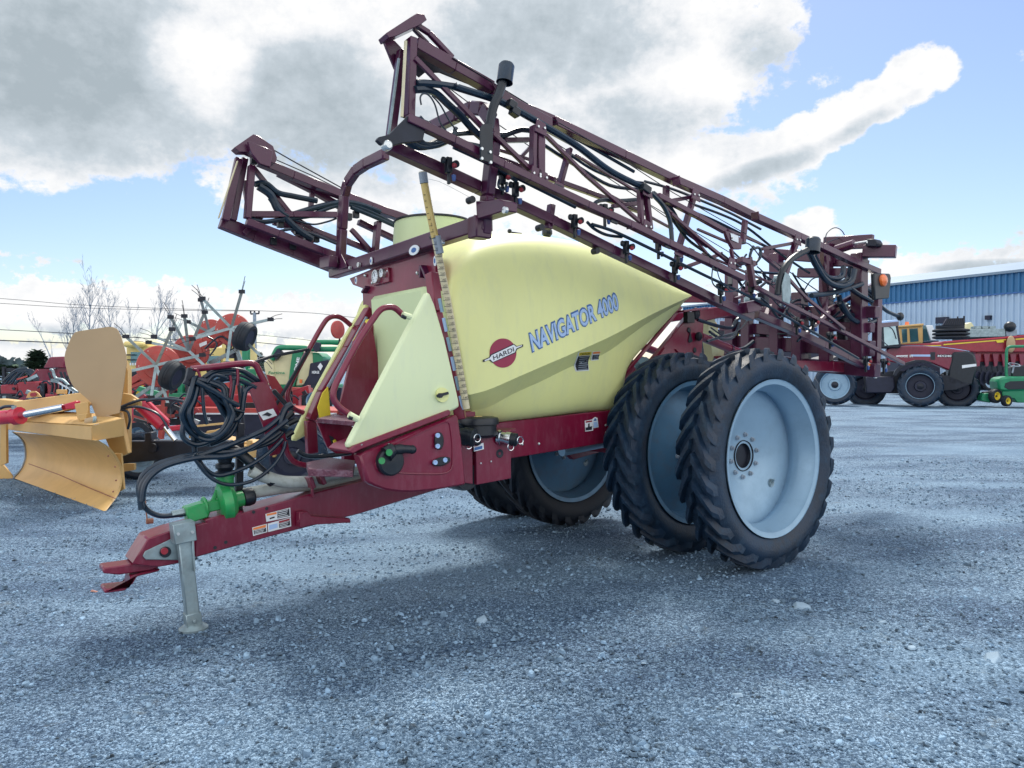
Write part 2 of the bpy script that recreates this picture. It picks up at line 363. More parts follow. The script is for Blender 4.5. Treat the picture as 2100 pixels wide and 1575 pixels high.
# --- main tank
rows = [  # v offset, pixel polyline (front to rear), nine matching points
 (-.50, '919,540 965,492 1010,478 1080,476 1160,487 1250,505 1330,538 1395,578 1418,598'),
 (-.70, '914,580 950,525 1010,500 1080,497 1160,506 1250,524 1330,556 1396,588 1420,600'),
 (-.80, '921,640 960,600 1030,580 1100,570 1180,570 1260,575 1335,590 1398,600 1423,603'),
 (-.80, '952,812 1000,800 1060,774 1120,748 1190,718 1260,686 1330,648 1395,617 1424,605'),
 (-.66, '958,842 1000,836 1052,808 1110,782 1175,750 1243,724 1311,674 1370,636 1412,614'),
 (-.60, '960,862 1000,856 1060,845 1120,832 1190,806 1252,785 1296,726 1352,672 1406,619'),
 (-.52, '962,876 1005,871 1070,864 1140,856 1215,847 1288,840 1284,768 1342,694 1400,624')]
cols = []
sm = [catmull([Q(x, y, v) for x, y in P2(s)], 3) for v, s in rows]
tk = MB(); ring = []
for j in range(len(sm[0])):
    near = [r_[j] for r_ in sm]
    top = Vector((near[0].x, -.22, near[0].z+.03)); bot = Vector((near[-1].x, -.3, near[-1].z-.0))
    half = [top]+near+[bot]; ring.append(half+[Vector((p.x, -p.y, p.z)) for p in reversed(half)])
n = len(ring[0]); vs = [p for r_ in ring for p in r_]; fs = []
for j in range(len(ring)-1):
    for k in range(n): fs.append((j*n+k, j*n+(k+1) % n, (j+1)*n+(k+1) % n, (j+1)*n+k))
fs += [tuple(range(n)), tuple(reversed(range((len(ring)-1)*n, len(ring)*n)))]
tk.add(vs, fs)
tmp = tk.build('tank_shape', M['tank'], None, 0, 0)
cr = tmp.data.attributes.new('crease_edge', 'FLOAT', 'EDGE') if 'crease_edge' not in tmp.data.attributes else tmp.data.attributes['crease_edge']
for e in tmp.data.edges:
    a, b = sorted(e.vertices); ka, kb = a % n, b % n
    if ka == kb and ka in (4, n-5): cr.data[e.index].value = 1.
    if ka == kb and ka in (5, n-6): cr.data[e.index].value = 1.
    if ka == kb and ka in (4, n-5, 5, n-6): e.use_edge_sharp = True
ss = tmp.modifiers.new('s', 'SUBSURF'); ss.levels = 2; ss.render_levels = 2
bpy.context.view_layer.update(); dg = bpy.context.evaluated_depsgraph_get()
me = D.meshes.new_from_object(tmp.evaluated_get(dg)); D.objects.remove(tmp)
me.polygons.foreach_set('use_smooth', [True]*len(me.polygons)); me.name = 'tank'
TANK = D.objects.new('tank', me); col.objects.link(TANK); TANK.parent = SP
BV = BVHTree.FromPolygons([v.co.copy() for v in me.vertices], [tuple(p.vertices) for p in me.polygons])
def on_tank(px, py, lift=.003):
    o = SP.matrix_world.inverted() @ CAM; d = Q(px, py, -.8)-o; d.normalize()
    h = BV.ray_cast(o, d); return (h[0]-Ey*lift) if h[0] else Q(px, py, -.8)
def decal(mb, name, m, parent, lift):
    """lays a flat figure drawn at v = const on to the tank side"""
    me_ = D.meshes.new('d'); me_.from_pydata(mb.v, [], mb.f); bm = bmesh.new(); bm.from_mesh(me_); bmesh.ops.remove_doubles(bm, verts=bm.verts, dist=1e-5); bmesh.ops.triangulate(bm, faces=bm.faces)
    for _ in range(5):
        ed = [e_ for e_ in bm.edges if e_.calc_length() > .035]
        if not ed: break
        bmesh.ops.subdivide_edges(bm, edges=ed, cuts=1); bmesh.ops.triangulate(bm, faces=bm.faces)
    for v_ in bm.verts:
        h = BV.ray_cast(Vector((v_.co.x, -2, v_.co.z)), Ey)
        if h[0] is not None: v_.co.y = h[0].y-lift
    bm.to_mesh(me_); bm.free(); mb2 = MB(); mb2.add([v_.co.copy() for v_ in me_.vertices], [tuple(p_.vertices) for p_ in me_.polygons]); D.meshes.remove(me_)
    return part(mb2, name, m, parent, 0, 0)
def tpt(x, y): return on_tank(x, y, 0)
# ribbon helper: text subdivided into the decal
def tank_text(body, a, b, top, m, lift, bold, name, parent=TANK):
    p0, p1, pt_ = tpt(*a), tpt(*b), tpt(*top); mb = MB(); mb.text(body, p0, p1-p0, pt_-p0, (0, 0, 0), bold)
    return decal(mb, name, m, parent, lift)
tank_text('NAVIGATOR 4000', (1090, 721), (1270, 632), (1083, 684), 'dblue', .0035, .06, 'lettering')
tank_text('NAVIGATOR 4000', (1091.5, 719.5), (1269, 632.5), (1084.6, 685), 'lblue', .0055, .025, 'lettering')
c0 = tpt(1033, 724); rx = (tpt(1062, 724)-c0).length*1.0; lg_ = MB()
lg_.v = []; 
def ell(cx, cy, ex, ey, k=40): return [tpt(cx+ex*math.cos(2*PI*i/k)+ey*.0*math.sin(2*PI*i/k), cy+ey*math.sin(2*PI*i/k)) for i in range(k)]
def fan(mb, pts):
    c = sum(pts, Vector())/len(pts); n_ = len(pts); mb.add([c]+pts, [(0, 1+i, 1+(i+1) % n_) for i in range(n_)])
fan(lg_, ell(1031, 724, 27.5, 30)); LOGO = decal(lg_, 'emblem', 'logo', TANK, .0035)
bn = MB(); bn.add([tpt(x, y) for x, y in P2('989,738 1002,733 1005,727 1053,705 1059,710 1072,706 1072,711 1060,716 1056,724 1009,744 1002,738 990,743')], [tuple(range(12))]); decal(bn, 'emblem_band', 'ink', LOGO, .0055)
bn = MB(); bn.add([tpt(x, y) for x, y in P2('993,738.5 1003,734 1007,728.5 1052.5,707 1057.5,711.5 1069,707.8 1069,710 1058,714.5 1054.5,722.5 1009.5,742.5 1004,737 993,741')], [tuple(range(12))]); decal(bn, 'emblem_band', 'white', LOGO, .0075)
tank_text('HARDI', (1011, 739), (1053, 720.5), (1009, 729.5), 'ink', .010, .006, 'lettering', LOGO)
for pts, hd, bd in (('1186,722 1213,720 1208,760 1180,762', ('yellow', '1187,723 1212,721 1211,728 1186,730'), '1185,731 1210,729 1206,758 1182,760'),
                    ('1215,721 1231,720 1228,738 1212,740', ('orange', '1216,722 1230,721 1229,725 1215,726'), '1215,728 1229,727 1227,737 1214,738')):
    q = MB(); q.add([tpt(x, y) for x, y in P2(pts)], [(0, 1, 2, 3)]); so = decal(q, 'warning_sticker', 'white', TANK, .003)
    q = MB(); q.add([tpt(x, y) for x, y in P2(hd[1])], [(0, 1, 2, 3)]); decal(q, 'print', hd[0], so, .005)
    q = MB(); bp = P2(bd); q.add([tpt(x, y) for x, y in bp], [(0, 1, 2, 3)]); decal(q, 'print', 'ink', so, .005)
    q = MB(); nl = 7
    for i in range(nl):
        t = (i+.4)/nl; t2 = t+.35/nl; A, B_, C_, D_ = bp
        f = lambda t_, s_: tpt((A[0]+(D_[0]-A[0])*t_)*(1-s_)+(B_[0]+(C_[0]-B_[0])*t_)*s_, (A[1]+(D_[1]-A[1])*t_)*(1-s_)+(B_[1]+(C_[1]-B_[1])*t_)*s_)
        q.add([f(t, .1), f(t, .9-.1*(i % 2)), f(t2, .9-.1*(i % 2)), f(t2, .1)], [(0, 1, 2, 3)])
    decal(q, 'print', 'grey', so, .0065)
tank_text('CAUTION', (1189, 729), (1209, 727.6), (1189.4, 724), 'ink', .0068, .01, 'print')
# filler neck with lid
nc = QU(888, 520, -1.75)
nk = MB(); nk.lathe((nc.x, nc.y, nc.z-.12), Ez, [(.36, 0), (.345, .14), (.335, .30), (.325, .375), (.31, .385)], 40); part(nk, 'filler_neck', 'neck')
nk = MB(); nk.lathe((nc.x, nc.y, nc.z-.12), Ez, [(.335, .378), (.335, .392), (.30, .402), (.001, .41)], 40); nk.box((nc.x-.02, nc.y, nc.z+.315), (.05, .06, .07)); part(nk, 'filler_lid', 'black')
part(MB().ball(Q(1122, 477, -.35), .045), 'tank_vent', 'black', TANK)
kn = MB(); kn.ball(Q(1045, 474, -.35), .018)
p = Q(1045, 476, -.35); kn.beam(p, p+Ex*.12, .01, .01)
part(kn, 'tank_fitting', 'black', TANK)
# ------------------------------------------------------------------ booms
def seg(mb, s, v, w, h=None, up=(0, 0, 1)):
    """chain of beams through pixels; s = 'x,y x,y', v one offset or a list"""
    p = P2(s); vv = v if isinstance(v, (list, tuple)) else [v]*len(p)
    if len(vv) == 2 and len(p) > 2: vv = [vv[0]+(vv[1]-vv[0])*i/(len(p)-1) for i in range(len(p))]
    mb.path([Q(x, y, q) for (x, y), q in zip(p, vv)], w, h, up); return mb
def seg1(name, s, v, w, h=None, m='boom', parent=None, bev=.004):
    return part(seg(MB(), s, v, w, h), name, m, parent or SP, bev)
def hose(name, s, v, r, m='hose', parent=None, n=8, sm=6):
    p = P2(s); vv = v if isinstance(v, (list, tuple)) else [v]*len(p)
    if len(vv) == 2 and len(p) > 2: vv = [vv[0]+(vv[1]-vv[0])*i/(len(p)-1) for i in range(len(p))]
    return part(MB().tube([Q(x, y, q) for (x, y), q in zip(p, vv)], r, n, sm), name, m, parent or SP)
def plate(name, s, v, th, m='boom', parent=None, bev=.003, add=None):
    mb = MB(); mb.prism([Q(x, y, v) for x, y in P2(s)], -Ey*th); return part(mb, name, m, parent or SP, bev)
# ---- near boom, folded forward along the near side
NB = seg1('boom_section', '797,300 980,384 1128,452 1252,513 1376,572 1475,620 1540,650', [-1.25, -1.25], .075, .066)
for s, v, w, h in [
    ('835,243 930,288 1030,338 1084,364 1203,420 1290,459 1369,498 1450,536 1523,571', [-1.48, -1.48], .052, .048),
    ('851,91 930,137 1007,181', [-1.36, -1.36], .07, .07),
    ('1007,186 1070,222 1133,249 1277,318 1386,371 1479,411 1546,444 1637,485 1682,505 1751,537 1801,558', [-1.36, -1.20], .066, .06),
    ('1349,401 1430,443 1486,474', [-1.42, -1.42], .04, .04),
    ('1012,322 1060,340 1116,362 1203,393 1322,437', [-1.12, -1.12], .035, .035),
    ('1551,590 1600,616 1660,646 1730,681 1800,718 1853,746', [-1.40, -1.30], .034, .036),
    ('1550,645 1618,674 1687,707 1734,731 1796,763', [-1.22, -1.15], .066, .066)]:
    seg1('rail', s, v, w, h, parent=NB)
for s, v, w, h in [  # upright posts
    ('843,80 838,240', -1.38, .075, .045), ('824,104 801,282', -1.28, .05, .045), ('1094,258 1092,352', -1.44, .03, .05), ('1108,258 1108,362', -1.44, .055, .04),
    ('1168,305 1146,386', -1.2, .05, .03), ('1312,389 1315,463', -1.42, .035, .04), ('1325,395 1333,470', -1.44, .045, .03), ('1424,398 1391,512', -1.22, .05, .035), ('1366,381 1366,420', -1.2, .045, .04),
    ('1635,490 1607,570', -1.22, .055, .04), ('1528,452 1523,500', -1.3, .04, .04), ('1131,420 1124,470', -1.25, .05, .04), ('1392,512 1386,545', -1.25, .04, .04),
    ('1686,508 1694,600 1690,650', -1.1, .05, .04)]:
    seg1('post', s, v, w, h, parent=NB)
for s, v, w, h in [  # diagonal braces
    ('851,119 988,260', -1.42, .022, .03), ('1010,273 1099,359', -1.42, .028, .028), ('1119,277 1200,358 1327,468', -1.42, .024, .026), ('1110,262 1180,300', -1.2, .02, .02),
    ('1376,438 1430,486 1500,542', -1.42, .026, .026), ('1558,519 1600,553', -1.35, .03, .03), ('1600,553 1650,608 1732,675', -1.38, .022, .03), ('1340,398 1400,460 1450,520', -1.4, .016, .02),
    ('1561,511 1625,499', -1.2, .03, .03), ('1376,412 1418,404', -1.2, .03, .03), ('1034,288 1083,287', -1.2, .035, .03), ('1065,326 1093,296', -1.2, .03, .02), ('1256,423 1330,415', -1.2, .035, .03),
    ('1500,535 1551,540', -1.2, .03, .04), ('1405,548 1480,520', -1.15, .03, .03), ('1690,640 1800,578', -1.05, .045, .04), ('1648,690 1700,640', -1.2, .03, .03), ('1430,470 1500,500', -1.2, .02, .02)]:
    seg1('brace', s, v, w, h, parent=NB, bev=.003)
# front end plates
plate('end_plate', '835,238 856,243 868,262 862,292 820,296 790,305 776,298 768,290 772,284 793,279', -1.46, .03, 'dark', parent=NB)
seg1('reflector_strip', '832,84 824,240', -1.45, .014, .012, 'scale_', NB, 0); seg1('reflector_strip', '818,120 797,276', -1.33, .012, .012, 'galv', NB, 0)
for s in ('850,262 865,290 890,300 925,285 935,262', '845,255 850,285 880,296 915,290', '860,240 880,262 905,285 960,295 985,300', '830,262 842,288 868,302 900,298'): hose('hose', s, -1.38, .014, parent=NB)
plate('end_plate', '775,82 838,41 852,43 858,55 842,66 812,80 796,88 780,92', -1.30, .10, parent=NB)
plate('end_plate', '783,84 805,84 822,102 812,140 807,144 789,100', -1.22, .02, parent=NB)
plate('end_plate', '846,84 868,96 880,112 900,124 1000,172 1007,186 960,174 900,150 870,150 858,160 848,150', -1.24, .01, 'dark', parent=NB)  # dark sheet stands in for the shade on the channel's underside
plate('end_plate', '1007,170 1060,205 1131,243 1131,262 1075,230 1030,214', -1.40, .014, parent=NB)
seg1('brace', '846,46 880,68 928,119', -1.36, .03, .03, parent=NB); seg1('brace', '843,54 878,90 925,124', -1.30, .022, .022, parent=NB)
plate('hinge_plate', '1481,474 1502,480 1516,492 1514,512 1498,512 1486,490', -1.44, .03, parent=NB)
seg1('hinge_link', '1499,510 1505,545', -1.45, .03, .02, parent=NB); seg1('hinge_link', '1535,528 1544,588', -1.42, .05, .04, parent=NB); seg1('hinge_link', '1517,532 1545,542', -1.42, .05, .045, parent=NB)
seg1('knuckle', '1524,632 1552,626', -1.30, .085, .09, parent=NB)
kn = MB()
for x, y in ((795, 298), ): kn.lathe(Q(x, y, -1.50), Ey, [(1e-3, -.02), (.018, -.018), (.026, -.01), (.026, .03)], 14)
part(kn, 'pivot_bolt', 'bolt', NB)
for s in ('1133,241 1138,258', '1386,362 1388,380', '1548,435 1550,452'): seg1('clamp', s, -1.36, .075, .012, parent=NB)
for x, y in ((872, 256), (1026, 334), (1144, 388), (1260, 448), (1370, 499), (1417, 519), (1467, 545)):
    seg1('strap', '%g,%g %g,%g' % (x+1, y-9, x-1, y+10), -1.485, .014, .062, 'black', NB, .001)
for i, (x, y) in enumerate(((1084, 364), (949, 297), (1293, 462), (1004, 396), (1128, 458))):
    seg1('weld_band', '%g,%g %g,%g' % (x-1, y-7, x-1, y+7), -1.475 if i < 3 else -1.25, .012, .058 if i < 3 else .08, 'boom', NB, .001)
# spray line, nozzle bodies and lobed clamps
for s in ('930,302 1010,340 1060,372', '1050,360 1120,395 1180,425', '1214,460 1260,475 1330,508 1385,535', '1395,540 1450,567 1560,620 1700,700 1760,735'):
    seg(MB(), s, -1.36, .02); hose('spray_line', s, -1.36, .012, parent=NB)
for x, y in ((920, 348), (1057, 397), (1178, 462), (1284, 515), (1384, 556), (1030, 372), (1240, 440), (1350, 508), (1478, 600), (1634, 667), (1667, 665), (1702, 697), (1775, 745), (1812, 750), (1540, 595), (1390, 520)):
    nb = MB(); c = Q(x, y, -1.33); k = .72
    nb.beam(c+Ez*.10*k, c-Ez*.02, .05*k, .05*k); nb.disc(c+Ez*.03-Ey*.03+Ex*.03, Ey, .03*k, .03, 10); nb.ball(c+Ez*.07*k-Ex*.035, (.018, .018, .022), 8); nb.beam(c-Ez*.02, c-Ez*.085+Ex*.0, .016, .022)
    o = part(nb, 'nozzle_body', 'black', NB, .003)
    part(MB().ball(c+Ez*.015+Ex*.012-Ey*.045, (.016, .015, .016), 8), 'red_cap', 'redknob', o)
    part(MB().lathe(c-Ez*.045+Ex*.028-Ey*.01, Ez, [(1e-3, -.02), (.010, -.02), (.014, 0), (.014, .015), (1e-3, .02)], 10), 'blue_nozzle', 'blueknob', o)
for x, y in ((1107, 464), (1221, 512), (965, 407)):
    part(MB().disc(Q(x, y, -1.25)-Ez*.01, Ey, .022, .05, 12), 'rubber_bump', 'black', NB)
# hoses
hose('pipe', '933,178 1012,203 1045,218 1111,255 1180,297 1252,351 1327,388', -1.44, .022, parent=NB)
hose('pipe', '1050,214 1120,252 1200,295 1300,352', -1.28, .012, parent=NB)
for s, v, r in [('855,170 889,172 933,178', -1.42, .024), ('851,184 875,184 895,192 920,215 945,238 972,268 990,284', [-1.42, -1.3], .026),
    ('864,215 862,200 868,192 880,196 892,215 902,250 915,268', -1.46, .006), ('886,196 903,215 920,245 936,268', -1.44, .006), ('880,260 930,285 980,300 990,320', -1.4, .007),
    ('826,282 845,298 870,302 890,292 930,275 980,272 1030,276 1062,266 1090,268', [-1.4, -1.2], .022), ('1023,284 1050,272 1078,265 1092,270', -1.2, .02),
    ('1327,388 1345,405 1362,425 1374,455 1378,495', -1.45, .02), ('1340,395 1368,418 1384,440 1400,470 1450,505', -1.38, .018), ('1372,440 1410,490 1450,520 1480,550 1500,560', -1.35, .014),
    ('1112,295 1150,320 1190,345 1250,380 1310,388', -1.15, .016), ('1170,318 1220,350 1270,368 1320,375', -1.18, .012), ('1322,372 1380,388 1440,412 1500,438 1560,470', -1.15, .013), ('1424,420 1480,440 1530,465 1600,520 1660,560', -1.15, .013), ('1424,436 1470,455 1540,490 1580,510', -1.1, .016),
    ('1024,368 1022,380 1028,389 1036,386 1040,374', -1.36, .01), ('1216,428 1222,415 1240,410 1270,412 1310,409', -1.15, .018), ('1204,455 1220,470 1245,482 1275,486', -1.34, .013),
    ('1462,545 1460,575 1470,590 1490,598 1515,593 1530,575', -1.5, .006), ('1470,545 1475,570 1490,590 1500,598', -1.5, .005), ('1540,512 1556,508 1560,520 1556,532 1545,540 1538,525 1545,505', -1.4, .014),
    ('1500,512 1515,498 1535,500 1550,515 1560,530', -1.45, .006), ('1480,520 1500,535 1520,548', -1.45, .008),
    ('1664,526 1675,548 1700,572 1725,570 1728,547', -1.1, .017), ('1668,522 1690,560 1715,580 1738,574 1742,550', -1.15, .017), ('1660,518 1690,568 1720,585 1745,578 1751,555', -1.2, .017), ('1672,530 1700,575 1730,590 1755,578 1762,558', -1.0, .017),
    ('1664,604 1700,600 1740,590 1765,580', -.9, .019), ('1720,610 1730,640 1760,652 1785,645 1790,620 1775,590', -.8, .019), ('1725,625 1745,650 1775,662 1798,650 1800,625 1785,600 1765,590', -.9, .019), ('1716,600 1728,630 1750,648 1778,652', -.7, .017),
    ('1745,592 1760,606 1785,620 1795,640', -1.0, .016), ('1800,625 1830,645 1845,650', -1.0, .014), ('1560,520 1600,545 1660,585 1740,640 1780,665 1800,690 1822,710', -1.1, .006), ('1650,594 1665,573 1685,566', -.9, .008), ('1692,496 1696,478 1712,467 1728,475 1738,500', -.9, .006), ('1697,497 1715,490 1733,486', -.9, .005),
    ('1620,642 1640,660 1650,680 1635,700', -1.2, .012), ('1625,560 1650,600 1680,640', -.9, .012), ('1450,700 1480,690 1510,680 1515,660', -.8, .014), ('1458,672 1490,690 1520,672 1545,640', -.8, .008), ('1455,680 1480,695 1505,690 1516,662', -.7, .016)]:
    hose('hose', s, v, r*.85, parent=NB, n=7, sm=5)
for s, v in (('928,119 1131,243 1260,317 1380,395 1530,480', [-1.4, -1.35]), ('1120,280 1300,400 1500,520 1600,600', -1.1), ('880,150 1000,240 1100,310', -1.15), ('1330,420 1380,455 1420,485', -1.1)):
    hose('cable', s, v, .0035, 'dark', NB, 5, 1)
hose('loose_wire', '870,366 900,372 940,392 980,414', -1.2, .001, 'grey', NB, 4, 2)
for x, y in ((1047, 214), (1322, 386), (1054, 228)): seg1('pipe_clamp', '%g,%g %g,%g' % (x-6, y-4, x+9, y+7), -1.47, .05, .05, 'black', NB)
# lamps on bent arms
def can(x, y, v, r, h, arm, tail, pm='black', k=1):
    c = Q(x, y, v); a = MB(); a.lathe(c, (.18, 0, 1), [(1e-3, h/2), (r*.8, h/2), (r, h*.38), (r*1.0, -h*.40), (r*1.06, -h/2), (r*.92, -h*.47), (r*.85, h*.1), (1e-3, h*.1)], 28)
    o = part(a, 'end_marker', 'hose', NB); part(MB().tube([Q(p[0], p[1], v) for p in P2(arm)], .027*k, 10, 6), 'marker_arm', 'black', o)
    part(MB().prism([Q(p[0], p[1], v-.03) for p in P2(tail)], -Ey*.012), 'marker_bracket', pm, o, .003); return o
can(1037, 150, -1.5, .048, .12, '1031,168 1024,190 1011,222 1003,262', '983,262 990,255 1003,254 1009,258 1009,337 983,328')
can(1667, 503, -1.5, .062, .13, '1655,513 1625,530 1606,553 1598,580 1595,604', '1609,558 1618,566 1620,600 1617,624 1603,618 1602,585', 'galv')
for x, y in ((988, 305), (1005, 312), (988, 325), (1006, 333)): part(MB().disc(Q(x, y, -1.545), Ey, .009, .012, 8), 'bolt', 'bolt', NB)
for x, y in ((1502, 488), (1609, 612), (1611, 618), (938, 171)): part(MB().disc(Q(x, y, -1.5), Ey, .008, .012, 8), 'bolt', 'bolt', NB)
plate('data_plate', '1498,478 1514,484 1514,498 1500,492', -1.475, .002, 'white', NB, 0)
rb = random.Random(21)
for x, y in ((1112, 364), (1330, 472), (1146, 388), (1391, 514), (1327, 392), (1108, 262), (1426, 400), (1635, 492), (1608, 568), (1099, 357), (1327, 465), (1500, 540)):
    c = Q(x, y, -1.47); g_ = part(MB().prism([c+Ex*-.05+Ez*-.03, c+Ex*.05+Ez*-.05, c+Ex*.04+Ez*.03, c+Ex*-.03+Ez*.05], -Ey*.008), 'gusset', 'boom', NB, .002)
    for k in (-.025, .025): part(MB().disc(c+Ex*k-Ey*.012, Ey, .008, .01, 6), 'bolt', 'bolt', g_)
for i in range(26):
    x, y = rb.uniform(1490, 1790), 0; y = 560+(x-1490)*.42+rb.uniform(-55, 75); v_ = rb.uniform(-1.0, -.3); c = Q(x, y, v_)
    m_ = rb.choice(['black', 'dark', 'boom', 'galv', 'black', 'boom']); s_ = rb.uniform(.03, .075)
    if i % 3: part(MB().beam(c, c+Vector((rb.uniform(-.2, .2), .05, rb.uniform(-.2, .2)))*1.2, s_, s_*.6), 'valve_block', m_, NB, .004)
    else: part(MB().lathe(c, Vector((rb.uniform(-1, 1), -1, rb.uniform(-.5, .5))), [(1e-3, -.06), (s_*.7, -.06), (s_*.7, .03), (s_*.45, .04), (s_*.4, .09), (1e-3, .09)], 14), 'valve_body', m_, NB)
for i in range(16):
    x = rb.uniform(1480, 1740); y = 540+(x-1480)*.45+rb.uniform(-40, 40); v_ = rb.uniform(-1.2, -.4); L_ = rb.uniform(30, 90)
    hose('hose', '%g,%g %g,%g %g,%g %g,%g' % (x, y, x+L_*.3, y+L_*.35+rb.uniform(-8, 18), x+L_*.7, y+L_*.4+rb.uniform(-10, 20), x+L_, y+L_*.35), v_, rb.choice([.007, .010, .014]), parent=NB, n=6)
for s, v in (('1180,318 1310,395', -1.3), ('1120,395 1300,470', -1.15), ('1250,400 1380,470', -1.2), ('1430,445 1560,500', -1.2), ('1000,300 1095,330', -1.2), ('1440,520 1580,580', -1.1)): seg1('brace', s, v, .018, .018, parent=NB, bev=.002)
# ---- far boom
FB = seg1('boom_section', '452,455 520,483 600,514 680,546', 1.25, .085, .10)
for s, v, w, h in [('505,455 570,480 660,515 700,528', 1.1, .07, .06), ('530,331 600,360 700,400 760,424 840,452', 1.2, .09, .07), ('512,440 600,440 690,441', 1.15, .06, .05), ('570,355 640,390 700,425', 1.3, .07, .05), ('700,525 780,552', 1.15, .06, .05), ('735,455 830,500', 1.3, .06, .05), ('700,490 800,530', 1.3, .05, .05), ('560,455 700,495', 1.4, .05, .05)]:
    seg1('rail', s, v, w, h, parent=FB)
for s, v, w, h in [('490,325 462,452', 1.15, .05, .06), ('502,325 478,452', 1.2, .05, .05), ('516,340 507,448', 1.1, .07, .05), ('775,455 768,530', 1.2, .07, .05), ('700,400 695,520', 1.3, .05, .05)]:
    seg1('post', s, v, w, h, parent=FB)
for s, v in (('520,345 600,445 640,500', 1.2), ('500,370 512,440', 1.3), ('600,445 640,470 690,490', 1.25), ('720,470 765,520', 1.25), ('540,440 500,480', 1.2), ('640,395 636,440', 1.3), ('600,470 650,520', 1.3)): seg1('brace', s, v, .04, .04, parent=FB, bev=.003)
plate('end_plate', '473,309 512,282 522,285 552,306 560,330 556,342 540,336 500,318 483,318', 1.1, .10, parent=FB)
plate('end_plate', '506,292 542,305 556,312 552,345 530,338 512,315', .98, .04, parent=FB)
seg1('reflector_strip', '487,330 448,448', 1.05, .018, .012, 'scale_', FB)
hose('cable', '520,284 600,330 700,385', 1.2, .006, 'dark', FB, 5, 1); hose('cable', '560,325 640,360 740,410', 1.3, .005, 'dark', FB, 5, 1)
for s, r in (('522,378 545,376 570,395 600,402 630,408 650,412', .025), ('530,382 555,400 570,430 590,445', .035), ('555,405 580,440 610,470 640,490', .03), ('512,448 540,455 580,450 620,445 640,442', .02), ('600,440 650,425 700,415 740,420 780,435', .025), ('640,440 700,420 750,430 830,470', .018), ('720,425 780,450 835,475', .02), ('600,450 640,460 670,455 690,448', .008), ('560,478 600,470 640,480 690,500', .012)):
    hose('hose', s, 1.15, r, parent=FB)
for x, y in ((575, 460), (610, 475), (630, 492), (648, 490), (520, 330), (560, 495), (600, 505), (730, 440), (715, 445)):
    part(MB().beam(Q(x, y-7, 1.2), Q(x, y+7, 1.2), .05, .05), 'nozzle_body', 'black', FB, .003)
# ---- cradle across the tank front
cr = MB(); u0 = -2.42
zc = QU(990, 483, u0).z+.02
cl, crr = QU(683, 558, u0), QU(1000, 478, u0); cl.z = crr.z = (cl.z+crr.z)/2+.03
cr.beam(cl, crr, .09, .10)
CR = part(cr, 'boom_cradle', 'boom', SP, .008)
for sgn in (-1, 1):
    h = MB(); y0 = -1.06 if sgn < 0 else 1.18
    if sgn > 0: pts = [(698, 553), (702, 470), (706, 400), (713, 375), (730, 350), (752, 335), (792, 316)]
    else: pts = [(992, 480), (1000, 400), (1012, 290), (1008, 245), (992, 224), (970, 222), (940, 235), (885, 262)]
    h.path([QU(x, y, u0) for x, y in pts], .085, .065, Ex); part(h, 'boom_hook', 'boom', CR, .01)
h = MB(); a, b = QU(985, 478, u0), QU(985, 425, u0)
h.beam(QU(984, 490, u0-.02), QU(984, 445, u0-.02), .10, .12, Ex); part(h, 'cradle_post', 'boom', CR, .008)
h = MB(); h.prism([QU(x, y, u0-.07) for x, y in P2('975,412 1022,408 1034,412 1034,432 1010,440 977,450')], Ex*.10); part(h, 'cradle_rest', 'boom', CR, .006)
h = MB(); h.prism([QU(x, y, u0+.02) for x, y in P2('972,440 980,442 980,472 952,474')], Ex*.012); part(h, 'gusset', 'boom', CR, .003)
h = MB(); h.prism([QU(x, y, u0-.06) for x, y in P2('698,520 712,548 699,552')], Ex*.01); part(h, 'gusset', 'boom', CR, .003)
for x, y, r in ((1036, 431, .02), (907, 497, .018), (718, 549, .012), (736, 543, .02), (676, 540, .02)): part(MB().disc(QU(x, y, u0-.06), Ex, r, .02, 12), 'bolt', 'bolt', CR)
part(MB().beam(QU(664, 540, u0-.1), QU(684, 536, u0-.1), .08, .10), 'cradle_pad', 'boom', CR, .006)
# oval data plates
for x, y, rx_, ry_ in ((849, 513, .07, .035), (761, 535, .018, .03), (730, 575, .018, .03), (892, 535, .018, .035)):
    c = QU(x, y, u0-.055 if x > 740 and x < 860 else u0-.03); q = MB()
    q.prism([c+Ey*rx_*math.cos(t*PI/10)+Ez*ry_*math.sin(t*PI/10)-Ex*.002 for t in range(20)], Ex*.006); o = part(q, 'data_plate', 'white', CR, 0, 0)
    q = MB(); q.prism([c+Ey*rx_*.5*math.cos(t*PI/6)+Ez*ry_*.5*math.sin(t*PI/6)-Ex*.004 for t in range(12)], Ex*.002); part(q, 'print', 'dblue', o, 0, 0)
